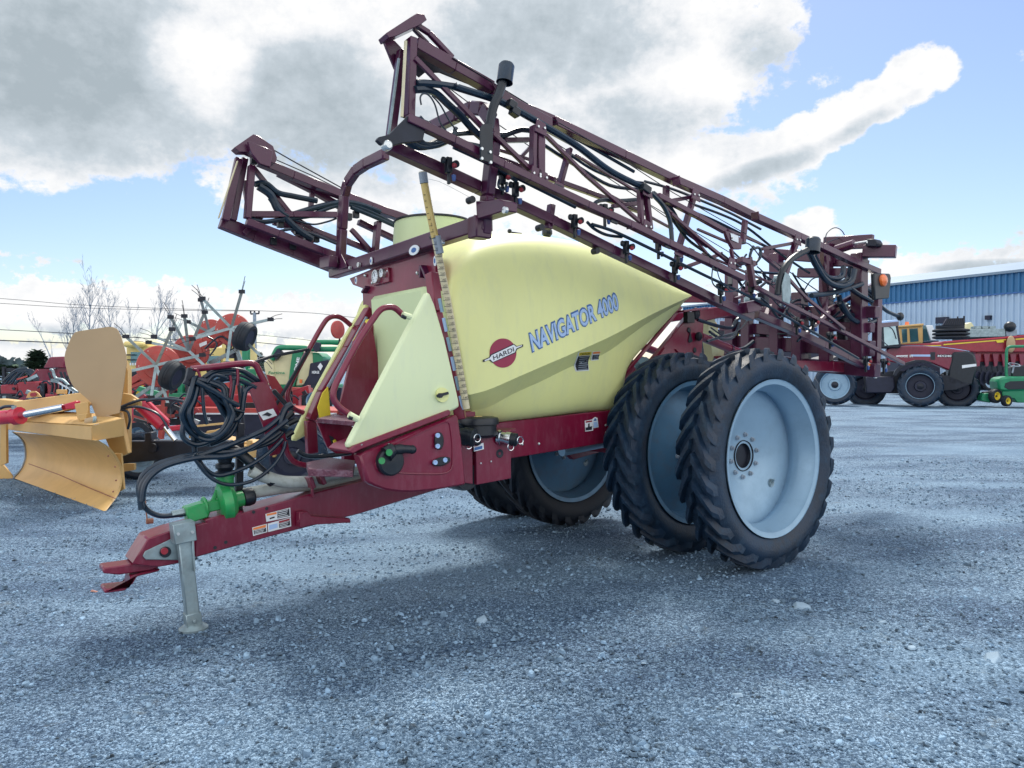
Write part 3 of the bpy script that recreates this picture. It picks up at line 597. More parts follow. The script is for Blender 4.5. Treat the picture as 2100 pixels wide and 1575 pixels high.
# front panel with the two gauges
up_ = -2.38
fp = MB(); fp.prism([QU(x, y, up_) for x, y in P2('716,571 723,584 745,592 752,640 757,760 772,760 776,610 868,588 880,560 890,600 892,640 903,640 903,520 890,497')], Ex*.02)
part(fp, 'front_panel', 'maroon', SP, .004)
fp = MB(); fp.prism([QU(x, y, up_-.01) for x, y in P2('745,560 893,515 892,600 870,640 868,588 776,610 757,680 752,600')], Ex*.012); part(fp, 'panel_skin', 'maroon', SP, .003)
gp = MB(); gp.prism([QU(x, y, up_-.03) for x, y in P2('762,558 796,548 798,578 766,586')], Ex*.03); gp_ = part(gp, 'gauge_box', 'maroon', SP, .005)
for x, y, r in ((770, 567, .052), (783, 560, .033)):
    c = QU(x, y, up_-.05); g_ = part(MB().lathe(c, -Ex, [(r, -.03), (r, .008), (r*.86, .008), (r*.84, 0), (1e-3, 0)], 28), 'gauge', 'bolt', gp_)
    part(MB().disc(c-Ex*.002, Ex, r*.82, .004, 24), 'dial', 'white', g_)
    q = MB(); q.beam(c-Ex*.006, c-Ex*.006+Ez*r*.6+Ey*r*.3, r*.08, .003)
    for k in range(9): a = R(-130+k*32); q.beam(c-Ex*.006+(Ez*math.cos(a)+Ey*math.sin(a))*r*.6, c-Ex*.006+(Ez*math.cos(a)+Ey*math.sin(a))*r*.75, r*.05, .002)
    part(q, 'needle', 'ink', g_, 0, 0)
for s in ('754,588 746,600', '866,545 866,570', '868,545 880,575'): part(MB().beam(*[QU(x, y, up_-.03) for x, y in P2(s)], .05, .02), 'lug', 'boom', SP, .003)
for x, y in ((856, 560), (796, 556), (764, 580), (749, 565)): part(MB().ball(QU(x, y, up_-.02), .014, 8), 'panel_bolt', 'bolt')
# front corner posts
seg1('corner_post', '885,560 895,640 925,760 945,860', [-.78, -.9], .07, .07, 'maroon', bev=.006)
seg1('corner_post', '752,590 757,700 765,780', [.62, .6], .05, .07, 'maroon', bev=.006)
# yellow front tank cover
yc = MB(); uq = -2.52; A_ = [QU(x, y, uq) for x, y in P2('757,608 866,586 874,640 876,760 772,790 766,740')]
yc.prism(A_, Ex*.25); part(yc, 'rinse_tank', 'neck', SP, .03, 50)
# side covers (near one traced, far one its mirror image)
def cover(v_, s, m, th=.035):
    pts = [Q(x, y, v_) for x, y in P2(s)]; mb = MB(); c = sum(pts, Vector())/len(pts); n_ = len(pts); d = Ey*th
    mid = [p-d for p in pts]; inn = [c+(p-c)*.96-d*1.35 for p in pts]
    mb.add(pts+mid+inn, [tuple(range(n_))]+[(i, (i+1) % n_, n_+(i+1) % n_, n_+i) for i in range(n_)]+[(n_+i, n_+(i+1) % n_, 2*n_+(i+1) % n_, 2*n_+i) for i in range(n_)]+[tuple(reversed(range(2*n_, 3*n_)))])
    return part(mb, 'side_cover', m, SP, .004, 60)
SC = cover(-.97, '866,606 870,601 875,604 884,625 906,700 934,822 935,834 926,840 820,880 716,917 708,917 706,910 712,898 790,750', 'cover')
cover(.40, '738,634 745,625 752,627 756,650 720,720 660,840 640,884 604,904 597,903 597,896 640,805 700,695', 'tank')
vv = -1.03
dc = MB().disc(Q(907, 810, vv+.005), Ey, .046, .012, 32); lt = part(dc, 'latch_recess', 'tank', SC)
lt2 = MB(); lt2.beam(Q(896, 812, vv-.012), Q(919, 806, vv-.012), .014, .016); lt2.disc(Q(903, 811, vv-.012), Ey, .015, .02, 14); part(lt2, 'latch_handle', 'ink', lt)
for s in ('826,645 842,650', '716,850 734,860'): part(MB().tube([Q(x, y, -1.04) for x, y in P2(s)], .020, 10), 'rail_boss', 'cover', SC)
for s in ('832,652 824,648', '722,858 715,856'): part(MB().tube([Q(x, y, -1.05) for x, y in P2(s)], .012, 8), 'boss_clip', 'black', SC)
# handrails
def rail(s, v): part(MB().tube([Q(x, y, v) for x, y in P2(s)], .019, 12, 6), 'handrail', 'maroon')
rail('720,852 706,843 693,832 684,816 686,795 700,765 735,700 765,655 780,636 795,630 810,632 826,646', -1.0)
rail('640,853 620,846 603,838 592,824 590,806 602,775 640,705 663,665 675,652 690,649 705,655 727,674', .38)
# ladder with side plates and steps
seg1('ladder_side', '757,634 735,672 712,715 660,805 636,862', .30, .10, .055, 'maroon', bev=.006)
plate('ladder_side', '764,690 775,760 812,760 800,820 722,855 690,850 706,780 724,700 745,660', .05, .03, 'maroon')
seg1('ladder_side', '636,862 640,930', .30, .08, .06, 'maroon', bev=.006)
seg1('ladder_trim', '752,650 700,745 672,795', .24, .02, .02, 'grey', bev=.003)
def step(pts, th, name='step'):
    mb = MB(); mb.prism(pts, -Ez*th); return part(mb, name, 'maroon', SP, .004)
tread = mat('tread_plate', (.12, .03, .06), .4, var=.1, bump=1., bscale=70, dirt=(.28, .2, .26), damt=.8); M['tread'] = tread
def zp(x, y, z): return pl(x, y, 2, z)
z1 = Q(690, 855, -.2).z
s1_ = [zp(x, y, z1) for x, y in P2('648,858 690,848 740,850 722,868')]
mb = MB(); mb.prism([zp(x, y, z1) for x, y in P2('650,858 692,846 752,850 726,864')], -Ez*.03); part(mb, 'step', 'tread', SP, .003)
mb = MB(); mb.prism([Q(x, y, -.25) for x, y in P2('648,862 722,862 722,930 690,930 672,918')], Ey*.02); RS = part(mb, 'step_riser', 'maroon', SP, .003)
mb = MB(); mb.prism([Q(x, y, -.262) for x, y in P2('675,893 683,896 689,910 690,916 683,914')], Ey*.01); part(mb, 'riser_slot', 'ink', RS, 0)
mb = MB(); mb.prism([Q(x, y, -.266) for x, y in P2('682,903 687,901 690,907 688,913 684,911')], -Ey*.01); part(mb, 'slot_valve', 'yellow', RS, .002)
for k in range(20):
    x = 655+k*3.4; part(MB().ball(Q(x, 868+k*.1, -.27), (.006, .006, .008), 6), 'riser_dimple', 'maroon', RS) if k % 2 == 0 else None
z2 = Q(660, 955, -.45).z
mb = MB(); mb.prism([zp(x, y, z2) for x, y in P2('628,948 676,938 728,944 724,964 632,962')], -Ez*.045); part(mb, 'step', 'tread', SP, .003)
plate('ladder_back', '722,700 772,660 775,840 800,830 720,856 700,850', .10, .015, 'maroon')
mb = MB(); rr_ = random.Random(5)
for k in range(9): part(MB().ball(Q(732+rr_.uniform(-6, 22), 700+k*12, .04), .007, 6), 'rivet', 'bolt')
seg1('yellow_strip', '757,655 740,700 752,720', .16, .10, .01, 'yellow', bev=0)
plate('yellow_sheet', '672,792 678,858 655,862 650,835 660,806', .14, .01, 'yellow')
plate('yellow_sheet', '722,700 744,664 758,690 754,726', .14, .01, 'yellow')
plate('red_disc', ' '.join('%g,%g' % (742+9*math.cos(t*PI/8), 696+11*math.sin(t*PI/8)) for t in range(16)), .10, .01, 'maroon')
# control housing
bx = MB(); pts = P2('722,930 740,921 800,897 870,868 918,849 923,853 930,900 939,991 880,1001 830,1006 803,1005 775,1001 753,993 740,986')
bx.prism([Q(x, y, -.92) for x, y in pts], -Ey*.10); HB = part(bx, 'control_housing', 'maroon', SP, .012, 45)
bx = MB(); bx.prism([Q(x, y, -1.035) for x, y in P2('714,925 726,914 922,840 926,848 920,853 740,922 724,931')], Ey*.30); part(bx, 'housing_flange', 'maroon', HB, .006)
pr = MB(); rim_ = [Q(x, y, -1.022) for x, y in P2('780,965 775,940 785,925 810,912 880,878 915,865 924,880 928,930 922,965 880,972')]
pr.tube(rim_, .006, 6, 4, True); part(pr, 'panel_ridge', 'maroon', HB)
vl = MB(); c = Q(798, 946, -1.03); vl.lathe(c, -Ey, [(.085, -.01), (.085, .03), (.075, .042), (1e-3, .045)], 28); VL = part(vl, 'valve_lever', 'black', HB)
vl = MB(); vl.tube([Q(x, y, -1.07) for x, y in P2('792,932 805,923 825,921 845,922')], [.05]+[.046]*3+[.042]*3+[.03]*6+[.026]*6, 12, 6); vl.ball(Q(845, 922, -1.07), .028, 10); part(vl, 'lever_arm', 'black', VL)
for x, y in ((798, 928), (783, 945)):
    g_ = part(MB().disc(Q(x, y, -1.09 if x == 783 else -1.118), Ey, .020, .008, 18), 'green_mark', 'green', VL)
for x, y, a, b in ((898, 904, 9, 18), (903, 946, 18, 9)):
    pt_ = [Q(x+a*math.cos(t*PI/10), y-(.0 if a < b else .22)*a*math.cos(t*PI/10)+b*math.sin(t*PI/10), -1.02) for t in range(20)]
    q = MB(); q.prism(pt_, -Ey*.025); kb = part(q, 'selector_knob', 'black', HB, .006)
    for k in (-1, 1):
        xx, yy = (x, y+k*11) if a < b else (x+k*10, y-k*2.5); part(MB().lathe(Q(xx, yy, -1.048), -Ey, [(.015, -.01), (.015, .003), (.009, .003), (.008, 0), (.001, 0)], 16), 'knob_ring', 'lblue', kb)
for x, y in ((741, 912), (797, 911), (785, 965)): part(MB().disc(Q(x, y, -1.03), Ey, .006, .01, 8), 'bolt', 'bolt', HB)
# filling station
fs_ = MB(); fs_.prism([Q(x, y, -.72) for x, y in P2('968,890 1040,881 1040,980 969,993')], -Ey*.05)
FS = part(fs_, 'filling_plate', 'maroon', SP, .004)
fs_ = MB(); fs_.prism([Q(x, y, -.76) for x, y in P2('945,892 969,890 970,993 950,990')], Ey*.30); part(fs_, 'filling_box', 'maroon', FS, .004)
fs_ = MB(); fs_.beam(Q(975, 890, -.62), Q(1040, 880, -.62), .22, .02); part(fs_, 'filling_top', 'maroon', FS, .003)
part(MB().lathe(Q(1025, 930, -.772), -Ey, [(.032, 0), (.028, .002), (1e-3, -.004)], 20), 'port', 'ink', FS)
for x, y in ((987, 892), (1009, 888), (986, 950), (1007, 946)): part(MB().disc(Q(x, y, -.775), Ey, .006, .008, 8), 'bolt', 'bolt', FS)
for x, y in ((1071, 911), (1105, 910), (1242, 872), (1243, 887), (1263, 860), (1263, 877)): part(MB().ball(Q(x, y, -.50), .012, 8), 'chassis_bolt', 'bolt')
def coupler(x, y, v, l, r, ms='chrome'):
    c = Q(x, y, v); d = Vector((.55, -.8, -.12)).normalized()
    a = part(MB().lathe(c, d, [(r*1.3, 0), (r*1.3, l*.12), (r, l*.14), (r, l*.35), (r*1.15, l*.37), (r*1.15, l*.6), (r*.9, l*.62)], 24), 'coupler', ms, SP)
    part(MB().lathe(c+d*l*.6, d, [(r*1.12, -l*.05), (r*1.12, l*.25), (r*.8, l*.3), (1e-3, l*.3)], 20), 'coupler_cap', 'black', a)
    for k in (0, 1):
        e = c+d*l*(.95 if k else .5)+Ez*(-.055 if not k else .0)-Ey*.02; ring_ = [e+(Ex*math.cos(t*PI/6)+Ez*math.sin(t*PI/6))*.026 for t in range(12)]
        part(MB().tube(ring_, .0035, 5, 0, True), 'pull_ring', 'chrome', a)
coupler(1022, 897, -.76, .16, .042); coupler(938, 893, -.80, .14, .055, 'black')
sticker('971,914 991,908 992,921 972,926', -.775, inner=(('redknob', '973,914 981,912 981,914 973,916'), ('dblue', '973,918 989,914 989,920 973,924')))
part(MB().ball(Q(979, 908, -.79), (.03, .02, .02), 10), 'small_tap', 'black', FS)
tb = MB(); c = Q(981, 862, -.72)
tb.lathe(c, Ez, [(1e-3, .028), (.10, .026), (.138, .018), (.145, .006), (.145, -.028), (.128, -.034), (.130, -.10), (.105, -.12)], 36); TB = part(tb, 'inductor_bowl', 'black', SP)
part(MB().box(c+Ez*.030-Ex*.03-Ey*.04, (.05, .03, .004)), 'lid_label', 'yplas', TB, 0)
sticker('1199,863 1215,860 1216,883 1200,885', -.503, inner=(('redknob', '1201,864 1214,862 1214,865 1201,867'), ('ink', '1201,877 1214,874 1214,881 1201,883'), ('ink', '1206,869 1209,868 1209,875 1206,876')))
sticker('1215,859 1220,855 1225,857 1227,876 1217,878', -.503, inner=(('lblue', '1217,866 1225,864 1226,875 1218,877'), ('dblue', '1217,864 1220,857 1224,862')))
part(MB().tube([Q(1152, 925, .1), Q(1250, 905, .1)], .05, 16), 'suspension_cylinder', 'rim')
part(MB().lathe(Q(940, 975, -.62), Ey, [(.02, -.12), (.09, -.12), (.10, -.08), (.10, .08), (.09, .12), (.02, .12)], 24), 'pump_drum', 'black')
seg1('chassis_front', '940,860 968,855 968,900', -.6, .10, .10, 'maroon')
for s, r in (('905,870 935,880 948,900 945,960', .02), ('935,870 955,880 960,900', .015), ('930,930 960,940 975,935', .012)): hose('hose', s, -.72, r)
# level gauge tube and blue hose
gt = MB().tube([Q(866, 352, -.98), Q(880, 430, -.97), Q(917, 610, -.97), Q(957, 838, -.97)], .023, 16); GT = part(gt, 'level_gauge', 'scale_')
part(MB().tube([Q(867, 354, -.985), Q(870, 376, -.985)], .027, 14), 'gauge_end', 'grey', GT)
part(MB().tube([Q(870.5, 377, -.985), Q(879, 424, -.985), Q(892, 487, -.98)], .0245, 16), 'gauge_sleeve', 'yplas', GT)
part(MB().tube([Q(895, 484, -.985), Q(902, 520, -.985)], .0262, 14), 'gauge_joint', 'grey', GT)
part(MB().tube([Q(897, 484, -.99), Q(890, 486, -.93), Q(885, 487, -.8)], .016, 10), 'gauge_bracket', 'black', GT)
q = MB(); k = 0
for i in range(34):
    t = i/33; y = 400+t*420; x = 875.5+(y-400)*(955-875.5)/(825-400); a, b = Q(x-7, y-.3, -1.0), Q(x+7, y-1.5, -1.0); q.beam(a, b, .003, .003, Ey)
    if i > 3: q.text(str(4100-i*120+20*(i % 3)), Q(x-3, y-1.8, -1.003), (Q(x+6.5, y-2.8, -1.003)-Q(x-3, y-1.8, -1.003)), Q(x-3.8, y-7, -1.003)-Q(x-3, y-1.8, -1.003), (0, 0, 0))
part(q, 'gauge_marks', 'ink', GT, 0, 0)
for i in range(6):
    t = i*.17; part(MB().tube([Q(901+t*50, 612+t*235, -.93), Q(907+t*50, 640+t*235, -.93)], .012, 8), 'blue_hose', 'lblue' if i % 2 else 'rim', GT)
# ---- pump, suction hoses and hose stand at the front
pc = Q(463, 1030, -.05); pmp = MB(); dx = Vector((.95, 0, .12)).normalized()
pmp.lathe(pc, dx, [(1e-3, -.05), (.08, -.05), (.12, -.035), (.125, .02), (.10, .05), (.055, .06), (.05, .11), (.04, .115), (1e-3, .115)], 28)
pmp.tube([pc+Ez*.04, pc+Ez*.17], .055, 14); pmp.lathe(pc+Ez*.16, Ez, [(.06, 0), (.06, .02), (.045, .02)], 14)
PMP = part(pmp, 'centrifugal_pump', 'green')
q = MB(); q.beam(pc-dx*.04, pc-dx*.15, .07, .07); q.beam(pc-dx*.13-Ez*.01, pc-dx*.25-Ez*.02, .11, .10); q.disc(pc-dx*.13, dx, .07, .02, 14); q.beam(pc-Ez*.08, pc-Ez*.15, .10, .08); q.beam(pc-Ez*.13-dx*.05, pc-Ez*.13+dx*.06, .10, .02)
q.beam(pc-dx*.05+Ez*.09, pc-dx*.12-Ez*.05, .015, .03); part(q, 'pump_motor', 'green', PMP, .008)
part(MB().lathe(pc+Ez*.17, Ez, [(.05, 0), (.065, .01), (.065, .03), (.045, .04), (.06, .06), (.06, .08), (.04, .09), (.05, .12), (.035, .16)], 20), 'pump_fitting', 'black', PMP)
part(MB().lathe(pc+dx*.115, dx, [(.03, 0), (.055, .0), (.06, .03), (.055, .06), (.045, .07)], 20), 'hose_clamp', 'black', PMP)
part(MB().tube([pc+Ez*.31, pc+Ez*.33+dx*.06, Q(530, 962, -.1), Q(560, 990, -.1)], .035, 12, 5), 'pump_elbow', 'black', PMP)
def ghose(s, v, r, name='suction_hose'): return part(MB().tube([Q(x, y, v) for x, y in P2(s)], r, 14, 7), name, 'greyhose')
ghose('498,1014 560,1003 620,996 680,990 735,978', .0, .042); ghose('515,965 545,978 585,988 640,988', -.10, .042); ghose('640,988 680,975 740,965', -.05, .035)
for s in ('632,978 640,1000', '655,975 662,992'): seg1('hose_bracket', s, -.16, .09, .03, 'maroon')
seg1('hose_bracket', '640,995 641,1020', -.16, .02, .02, 'maroon')
hose('hydraulic_hose', '385,1053 362,1056 330,1058 305,1048 290,1028 285,1005 288,985 305,965 330,950 380,935 440,928 500,922 545,905 575,885', [-.05, -.1], .016)
part(MB().tube([Q(x, y, -.05) for x, y in P2('352,1055 385,1048')], .022, 10), 'hose_fitting', 'galv')
hose('hydraulic_hose', '290,1045 288,1010 296,985 320,962 370,943 430,928 490,905 545,880 580,850', [-.1, -.1], .018)
hose('hydraulic_hose', '292,1028 300,990 335,958 400,940 470,935 520,915 560,885 590,862', -.15, .017)
hose('hydraulic_hose', '286,1000 292,975 322,952 370,938 405,936 470,930 520,920 560,905 585,880', -.08, .015)
hose('hydraulic_hose', '400,930 420,960 445,975 480,968 520,950 555,925 580,900', -.12, .014); hose('hydraulic_hose', '395,935 430,978 470,994 520,985 560,955 580,925 586,905', -.15, .012, 'hose')
hose('hydraulic_hose', '610,925 630,935 670,935 720,928', .1, .018); hose('hydraulic_hose', '588,880 575,870 585,840 598,830', -.1, .025)
seg1('hose_stand', '493,868 489,1050', .02, .045, .045, 'dark', bev=.004)
part(MB().tube([Q(x, y, .0) for x, y in P2('392,757 440,752 480,747 512,745 525,750 533,765 545,788')], .022, 12, 6), 'hose_hanger', 'maroon')
for s in ('396,757 405,760 410,772 412,790', '487,757 488,775 486,790', '472,770 474,790 470,815'): part(MB().tube([Q(x, y, -.03) for x, y in P2(s)], .009, 8, 5), 'hanger_hook', 'maroon')
seg1('hose_stand', '393,755 388,780 382,790', .0, .05, .05, 'dark')
plate('stand_plate', '505,786 545,782 555,800 578,862 585,900 575,930 552,935 540,880', .0, .02, 'maroon')
seg1('stand_arm', '560,800 600,845', .15, .03, .03, 'dark')
seg1('stand_arm', '436,772 560,730 634,716 560,840', .30, .022, .022, 'dark')
plate('hook_plate', '545,768 562,772 580,800 585,845 565,842 560,820 553,818 550,806 558,800 552,790', .35, .02, 'red')
st_ = sticker('529,846 560,838 568,852 540,862', -.02, name='dealer_sticker'); q = MB(); q.prism([Q(x, y, -.026) for x, y in P2('537,852 548,845 558,850 552,854 545,852')], -Ey*.001); part(q, 'print', 'ink', st_, 0, 0)
rh = random.Random(11)
for i in range(9):   # loops of hose hung on the hanger
    cx, cy, a, b = 428+rh.uniform(-6, 8), 838+rh.uniform(-6, 8), 48+rh.uniform(-9, 9), 66+rh.uniform(-7, 7); v0 = .02+rh.uniform(-.06, .06)
    pts = []
    for k in range(14):
        t = 2*PI*k/14; xx = cx+a*math.sin(t)*(1 if math.cos(t) < 0 else .75); yy = cy-b*math.cos(t)
        if math.cos(t) > .85: xx, yy = 405+rh.uniform(-4, 4)+6*math.sin(t), 778+rh.uniform(-3, 3)
        pts.append(Q(xx, yy, v0+.02*math.sin(t*2+i)))
    part(MB().tube(pts, .0165, 8, 4, True), 'hose_coil', 'hose')
for s in ('408,782 425,800 445,825 460,850 480,862 495,850 500,820 505,800 520,790', '410,785 440,812 470,835 500,845', '480,780 472,830 466,870 455,890 430,905 400,912 375,895 378,860', '500,790 498,830 480,880 460,900 430,912', '415,795 418,840 425,870', '395,800 392,850 398,910 400,940', '465,775 440,770 425,785', '535,785 500,762 470,758 440,762 418,775', '530,790 500,772 470,768 435,772 420,785', '525,795 490,780 460,778 430,790', '402,783 440,802 470,822 490,832'):
    hose('hose_coil', s, -.02+rh.uniform(-.05, .05), .0165 if rh.random() < .7 else .011)
part(MB().tube([Q(x, y, .02) for x, y in P2('297,1010 299,1040 302,1068')], .004, 6), 'chain_rod', 'rust'); part(MB().tube([Q(300, 1069, .02), Q(314, 1068, .02)], .017, 10), 'rod_plug', 'rust')
part(MB().tube([Q(x, y, -.05) for x, y in P2('583,905 590,930 605,948 630,955')], .02, 10, 5), 'step_hoop', 'maroon')
for s in ('575,870 600,845', '560,905 580,880', '590,870 610,860', '585,895 600,885'): part(MB().tube([Q(x, y, .05) for x, y in P2(s)], .022, 8), 'hose_plug', 'black')
# ---- rear: lift arms, masts, cross members, lamp
RB = MB()
for v_ in (-.42, .42):
    RB = MB(); a_ = [Q(x, y, -.46) for x, y in P2('1430,638 1470,629 1540,624 1550,632 1545,642 1480,652 1440,661')]; a_ = [Vector((p.x, v_, p.z)) for p in a_]; RB.prism(a_, Ey*.08); part(RB, 'lift_arm', 'maroon', SP, .01)
for v_ in (-.46, .46): a_, b_ = Q(1436, 690, -.46), Q(1562, 742, -.46); a_.y = b_.y = v_; part(MB().tube([a_, b_], .042, 14), 'lift_ram', 'maroon'); part(MB().tube([a_.lerp(b_, .45), a_.lerp(b_, .48)], .048, 14), 'ram_collar', 'boom')
ur = 2.35
for px_, y0, y1, w in ((1694, 500, 745, .10), (1762, 520, 745, .14), (1592, 520, 740, .12), (1500, 560, 735, .12), (1532, 590, 735, .10), (1640, 600, 745, .16)):
    part(MB().beam(QU(px_, y0, ur), QU(px_, y1, ur), w, .12), 'mast', 'boom', SP, .008)
for s, w, h in (('1500,640 1800,640', .12, .10), ('1460,700 1790,715', .16, .12), ('1495,735 1800,760', .14, .12), ('1570,520 1720,530', .12, .10), ('1640,560 1770,560', .10, .12), ('1690,500 1790,495', .14, .06), ('1690,540 1780,540', .07, .07), ('1480,668 1620,680', .12, .10), ('1700,670 1790,672', .10, .10)):
    part(MB().beam(*[QU(x, y, ur+.08) for x, y in P2(s)], w, h, Ex), 'cross_member', 'boom', SP, .008)
part(MB().beam(QU(1770, 516, ur), QU(1838, 516, ur+.1), .12, .12), 'top_arm', 'boom', SP, .006)
part(MB().prism([QU(x, y, ur-.1) for x, y in P2('1776,490 1794,490 1799,498 1797,505 1774,505')], Ex*.12), 'mast_cap', 'dark', SP, .006)
seg1('rear_post', '1801,570 1796,765', -1.15, .06, .09)
part(MB().tube([QU(1715, 512, ur-.3), QU(1752, 500, ur-.3)], .045, 12), 'top_ram', 'boom'); part(MB().tube([QU(1752, 500, ur-.3), QU(1778, 496, ur-.3)], .014, 8), 'ram_rod', 'bolt')
seg1('lower_link', '1620,750 1700,752 1795,762', -.9, .10, .10, 'maroon'); seg1('lower_link', '1470,738 1560,740', -.3, .08, .08, 'maroon')
seg1('rear_post', '1797,700 1797,772', -1.1, .06, .06); part(MB().disc(Q(1795, 770, -1.15), Ey, .03, .02, 12), 'bolt', 'bolt')
seg1('rear_arm', '1800,668 1838,664', -.9, .06, .05); hose('rear_line', '1800,622 1822,640 1850,650', -1.0, .02); part(MB().ball(Q(1846, 649, -1.0), (.05, .04, .05), 8), 'end_nozzle', 'black')
lb = MB(); lb.prism([Q(x, y, -1.45) for x, y in P2('1793,560 1826,561 1828,570 1824,612 1795,615')], Ey*.04); LB = part(lb, 'rear_lamp', 'black', SP, .01)
part(MB().lathe(Q(1811, 575, -1.455), -Ey, [(.062, -.01), (.058, .015), (.036, .030), (1e-3, .034)], 24), 'lamp_lens', 'amber', LB)
for s, m_ in (('1400,610 1450,610', 'maroon'),): seg1('arm_end', s, -.45, .05, .1, m_)
for s, v, r in (('1664,526 1676,548 1700,570 1725,568 1730,546', -1.2, .027), ('1668,522 1690,562 1715,580 1738,573 1744,548', -1.15, .027), ('1660,518 1690,570 1720,586 1745,578 1753,553', -1.25, .027), ('1672,530 1700,577 1730,592 1755,578 1764,556', -1.1, .027),
    ('1664,606 1700,602 1740,592 1768,582', -1.2, .024), ('1720,606 1730,636 1760,650 1785,644 1792,618 1775,588', -1.1, .026), ('1725,620 1745,652 1775,664 1800,652 1803,625 1785,598 1762,588', -1.15, .026), ('1742,590 1762,604 1788,618', -1.2, .024), ('1430,655 1470,668 1500,672 1512,655 1540,640', -.5, .018), ('1455,690 1480,712 1520,716 1545,700', -.4, .02)): hose('hose', s, v, r)
for x, y0, y1, w_ in ((1570, 600, 740, .2), (1640, 650, 745, .22), (1730, 640, 748, .18), (1480, 690, 745, .15)): part(MB().beam(QU(x, y0, ur+.3), QU(x+6, y1, ur+.3), w_, .1), 'rear_tank_bracket', 'dark', SP, .01)
# rear tank part seen beneath the arms
plate('rear_rinse_tank', '1434,650 1448,650 1462,700 1470,712 1468,735 1446,742', -.15, .10, 'cover')
for s in ('1440,640 1530,645', '1450,730 1520,742'): seg1('rear_beam', s, .2, .10, .10, 'boom')
sticker('1769,738 1792,748 1792,756 1770,745', -1.22, inner=(('orange', '1781,744 1790,748 1790,753 1781,749'), ))
plate('dust_sheet', '1660,735 1700,725 1740,740 1740,752 1650,752', -.3, .3, 'navy')
# loose gravel
SM = mat('loose_stone', (.15, .23, .32), .8, var=.85, scale=14, bump=.2, spec=.3); SM2 = mat('pale_flake', (.26, .36, .46), .75, var=.25, scale=4, bump=.2)
rs = random.Random(3)
def pebble(mb, x, y, s, flat=.6, z0=None):
    k = rs.randint(5, 7); a0 = rs.random()*6; z = gh(x, y) if z0 is None else z0
    ring = [(math.cos(a0+2*PI*i/k)*s*rs.uniform(.65, 1.2), math.sin(a0+2*PI*i/k)*s*rs.uniform(.5, 1.1)) for i in range(k)]; t = s*flat; tx, ty = rs.uniform(-.35, .35), rs.uniform(-.35, .35)
    vs = [(x+p[0], y+p[1], z-s*.2+tx*p[0]+ty*p[1]) for p in ring]+[(x+p[0]*.7, y+p[1]*.7, z+t*rs.uniform(.6, 1.)+tx*p[0]+ty*p[1]) for p in ring]
    mb.add(vs, [(i, (i+1) % k, (i+1) % k+k, i+k) for i in range(k)]+[tuple(range(k, 2*k))])
M['redst'] = mat('reddish_stone', (.5, .25, .2), .8, var=.2)
# ------------------------------------------------------------------ helpers for the yard behind
class BG:
    def __init__(s, name, label, cat, px, Y, group=None, py=None):
        w_ = W(px, 750, Y) if py is None else G(px, py); s.Y = Y
        s.o = Vector((w_.x, w_.y, gh(w_.x, w_.y))); s.root = thing(name, label, cat, s.o, group)
    def part(s, mb, name, m, parent=None, bevel=0, smooth=35, label=None):
        o = mb.build(name, M[m] if isinstance(m, str) else m, None, bevel, smooth, s.o); o.location = (0, 0, 0); o.parent = parent or s.root
        if label: o['label'] = label
        return o
    def ys(s, p, Y):
        Y = s.Y if Y is None else Y
        if isinstance(Y, (list, tuple)): return [Y[0]+(Y[1]-Y[0])*i/max(1, len(p)-1) for i in range(len(p))] if len(Y) == 2 else list(Y)
        return [Y]*len(p)
    def poly(s, name, pts, m, th=.1, Y=None, parent=None, bevel=0, label=None):
        p = P2(pts); mb = MB(); mb.prism([W(x, y, q) for (x, y), q in zip(p, s.ys(p, Y))], Vector((0, th, 0))); return s.part(mb, name, m, parent, bevel, 35, label)
    def beam(s, name, pts, m, w, h=None, Y=None, parent=None, bevel=0):
        p = P2(pts); mb = MB().path([W(x, y, q) for (x, y), q in zip(p, s.ys(p, Y))], w, h, (0, 1, 0)); return s.part(mb, name, m, parent, bevel)
    def tube(s, name, pts, m, r, Y=None, parent=None, n=8, sm=5):
        p = P2(pts); mb = MB().tube([W(x, y, q) for (x, y), q in zip(p, s.ys(p, Y))], r, n, sm); return s.part(mb, name, m, parent)
    def slab(s, name, x0, y0, x1, y1, m, th, Y=None, parent=None, bevel=0):
        return s.poly(name, '%g,%g %g,%g %g,%g %g,%g' % (x0, y0, x1, y0, x1, y1, x0, y1), m, th, Y, parent, bevel)
    def wheel(s, c, Rt, w, yaw=0, m='fartyre', rm='rim', rr=.6, lug=.03, nl=18, tilt=0, dish=.1, parent=None):
        axv = Vector((math.sin(R(yaw)), -math.cos(R(yaw)), math.tan(R(tilt)))).normalized(); ref = axv.cross(Vector((0, 0, 1))).normalized()
        mb = MB(); r = Rt*rr; mb.lathe(c, axv, [(r+.02, w*.42), (r, w*.40), (r-.03, w*.1), (r-.05, w*.4-dish), (r*.45, w*.4-dish), (r*.4, w*.4-dish*.5), (1e-3, w*.4-dish*.5)], 36, ref=ref)
        wh = s.part(mb, 'wheel', rm, parent, 0, 35)
        s.part(tyre_mb(c, Rt, w, r, 1, nl, lug, axv, ref, segs=40), 'tyre', m, wh, 0, 30)
        s.part(MB().lathe(Vector(c)+axv*(w*.4-dish*.5), axv, [(r*.25, -.02), (r*.25, .02), (r*.15, .05), (1e-3, .06)], 16, ref=ref), 'hub', 'dark', wh)
        return wh
    def text(s, body, a, b, top, m, Y, bold=.0, parent=None, name='lettering', e=.012):
        p0, p1, pt_ = W(a[0], a[1], Y), W(b[0], b[1], Y), W(top[0], top[1], Y); mb = MB(); mb.text(body, p0, p1-p0, pt_-p0, (0, -e, 0), bold); return s.part(mb, name, m, parent, 0, 0)
def surf(Y, yrow=None): return Y
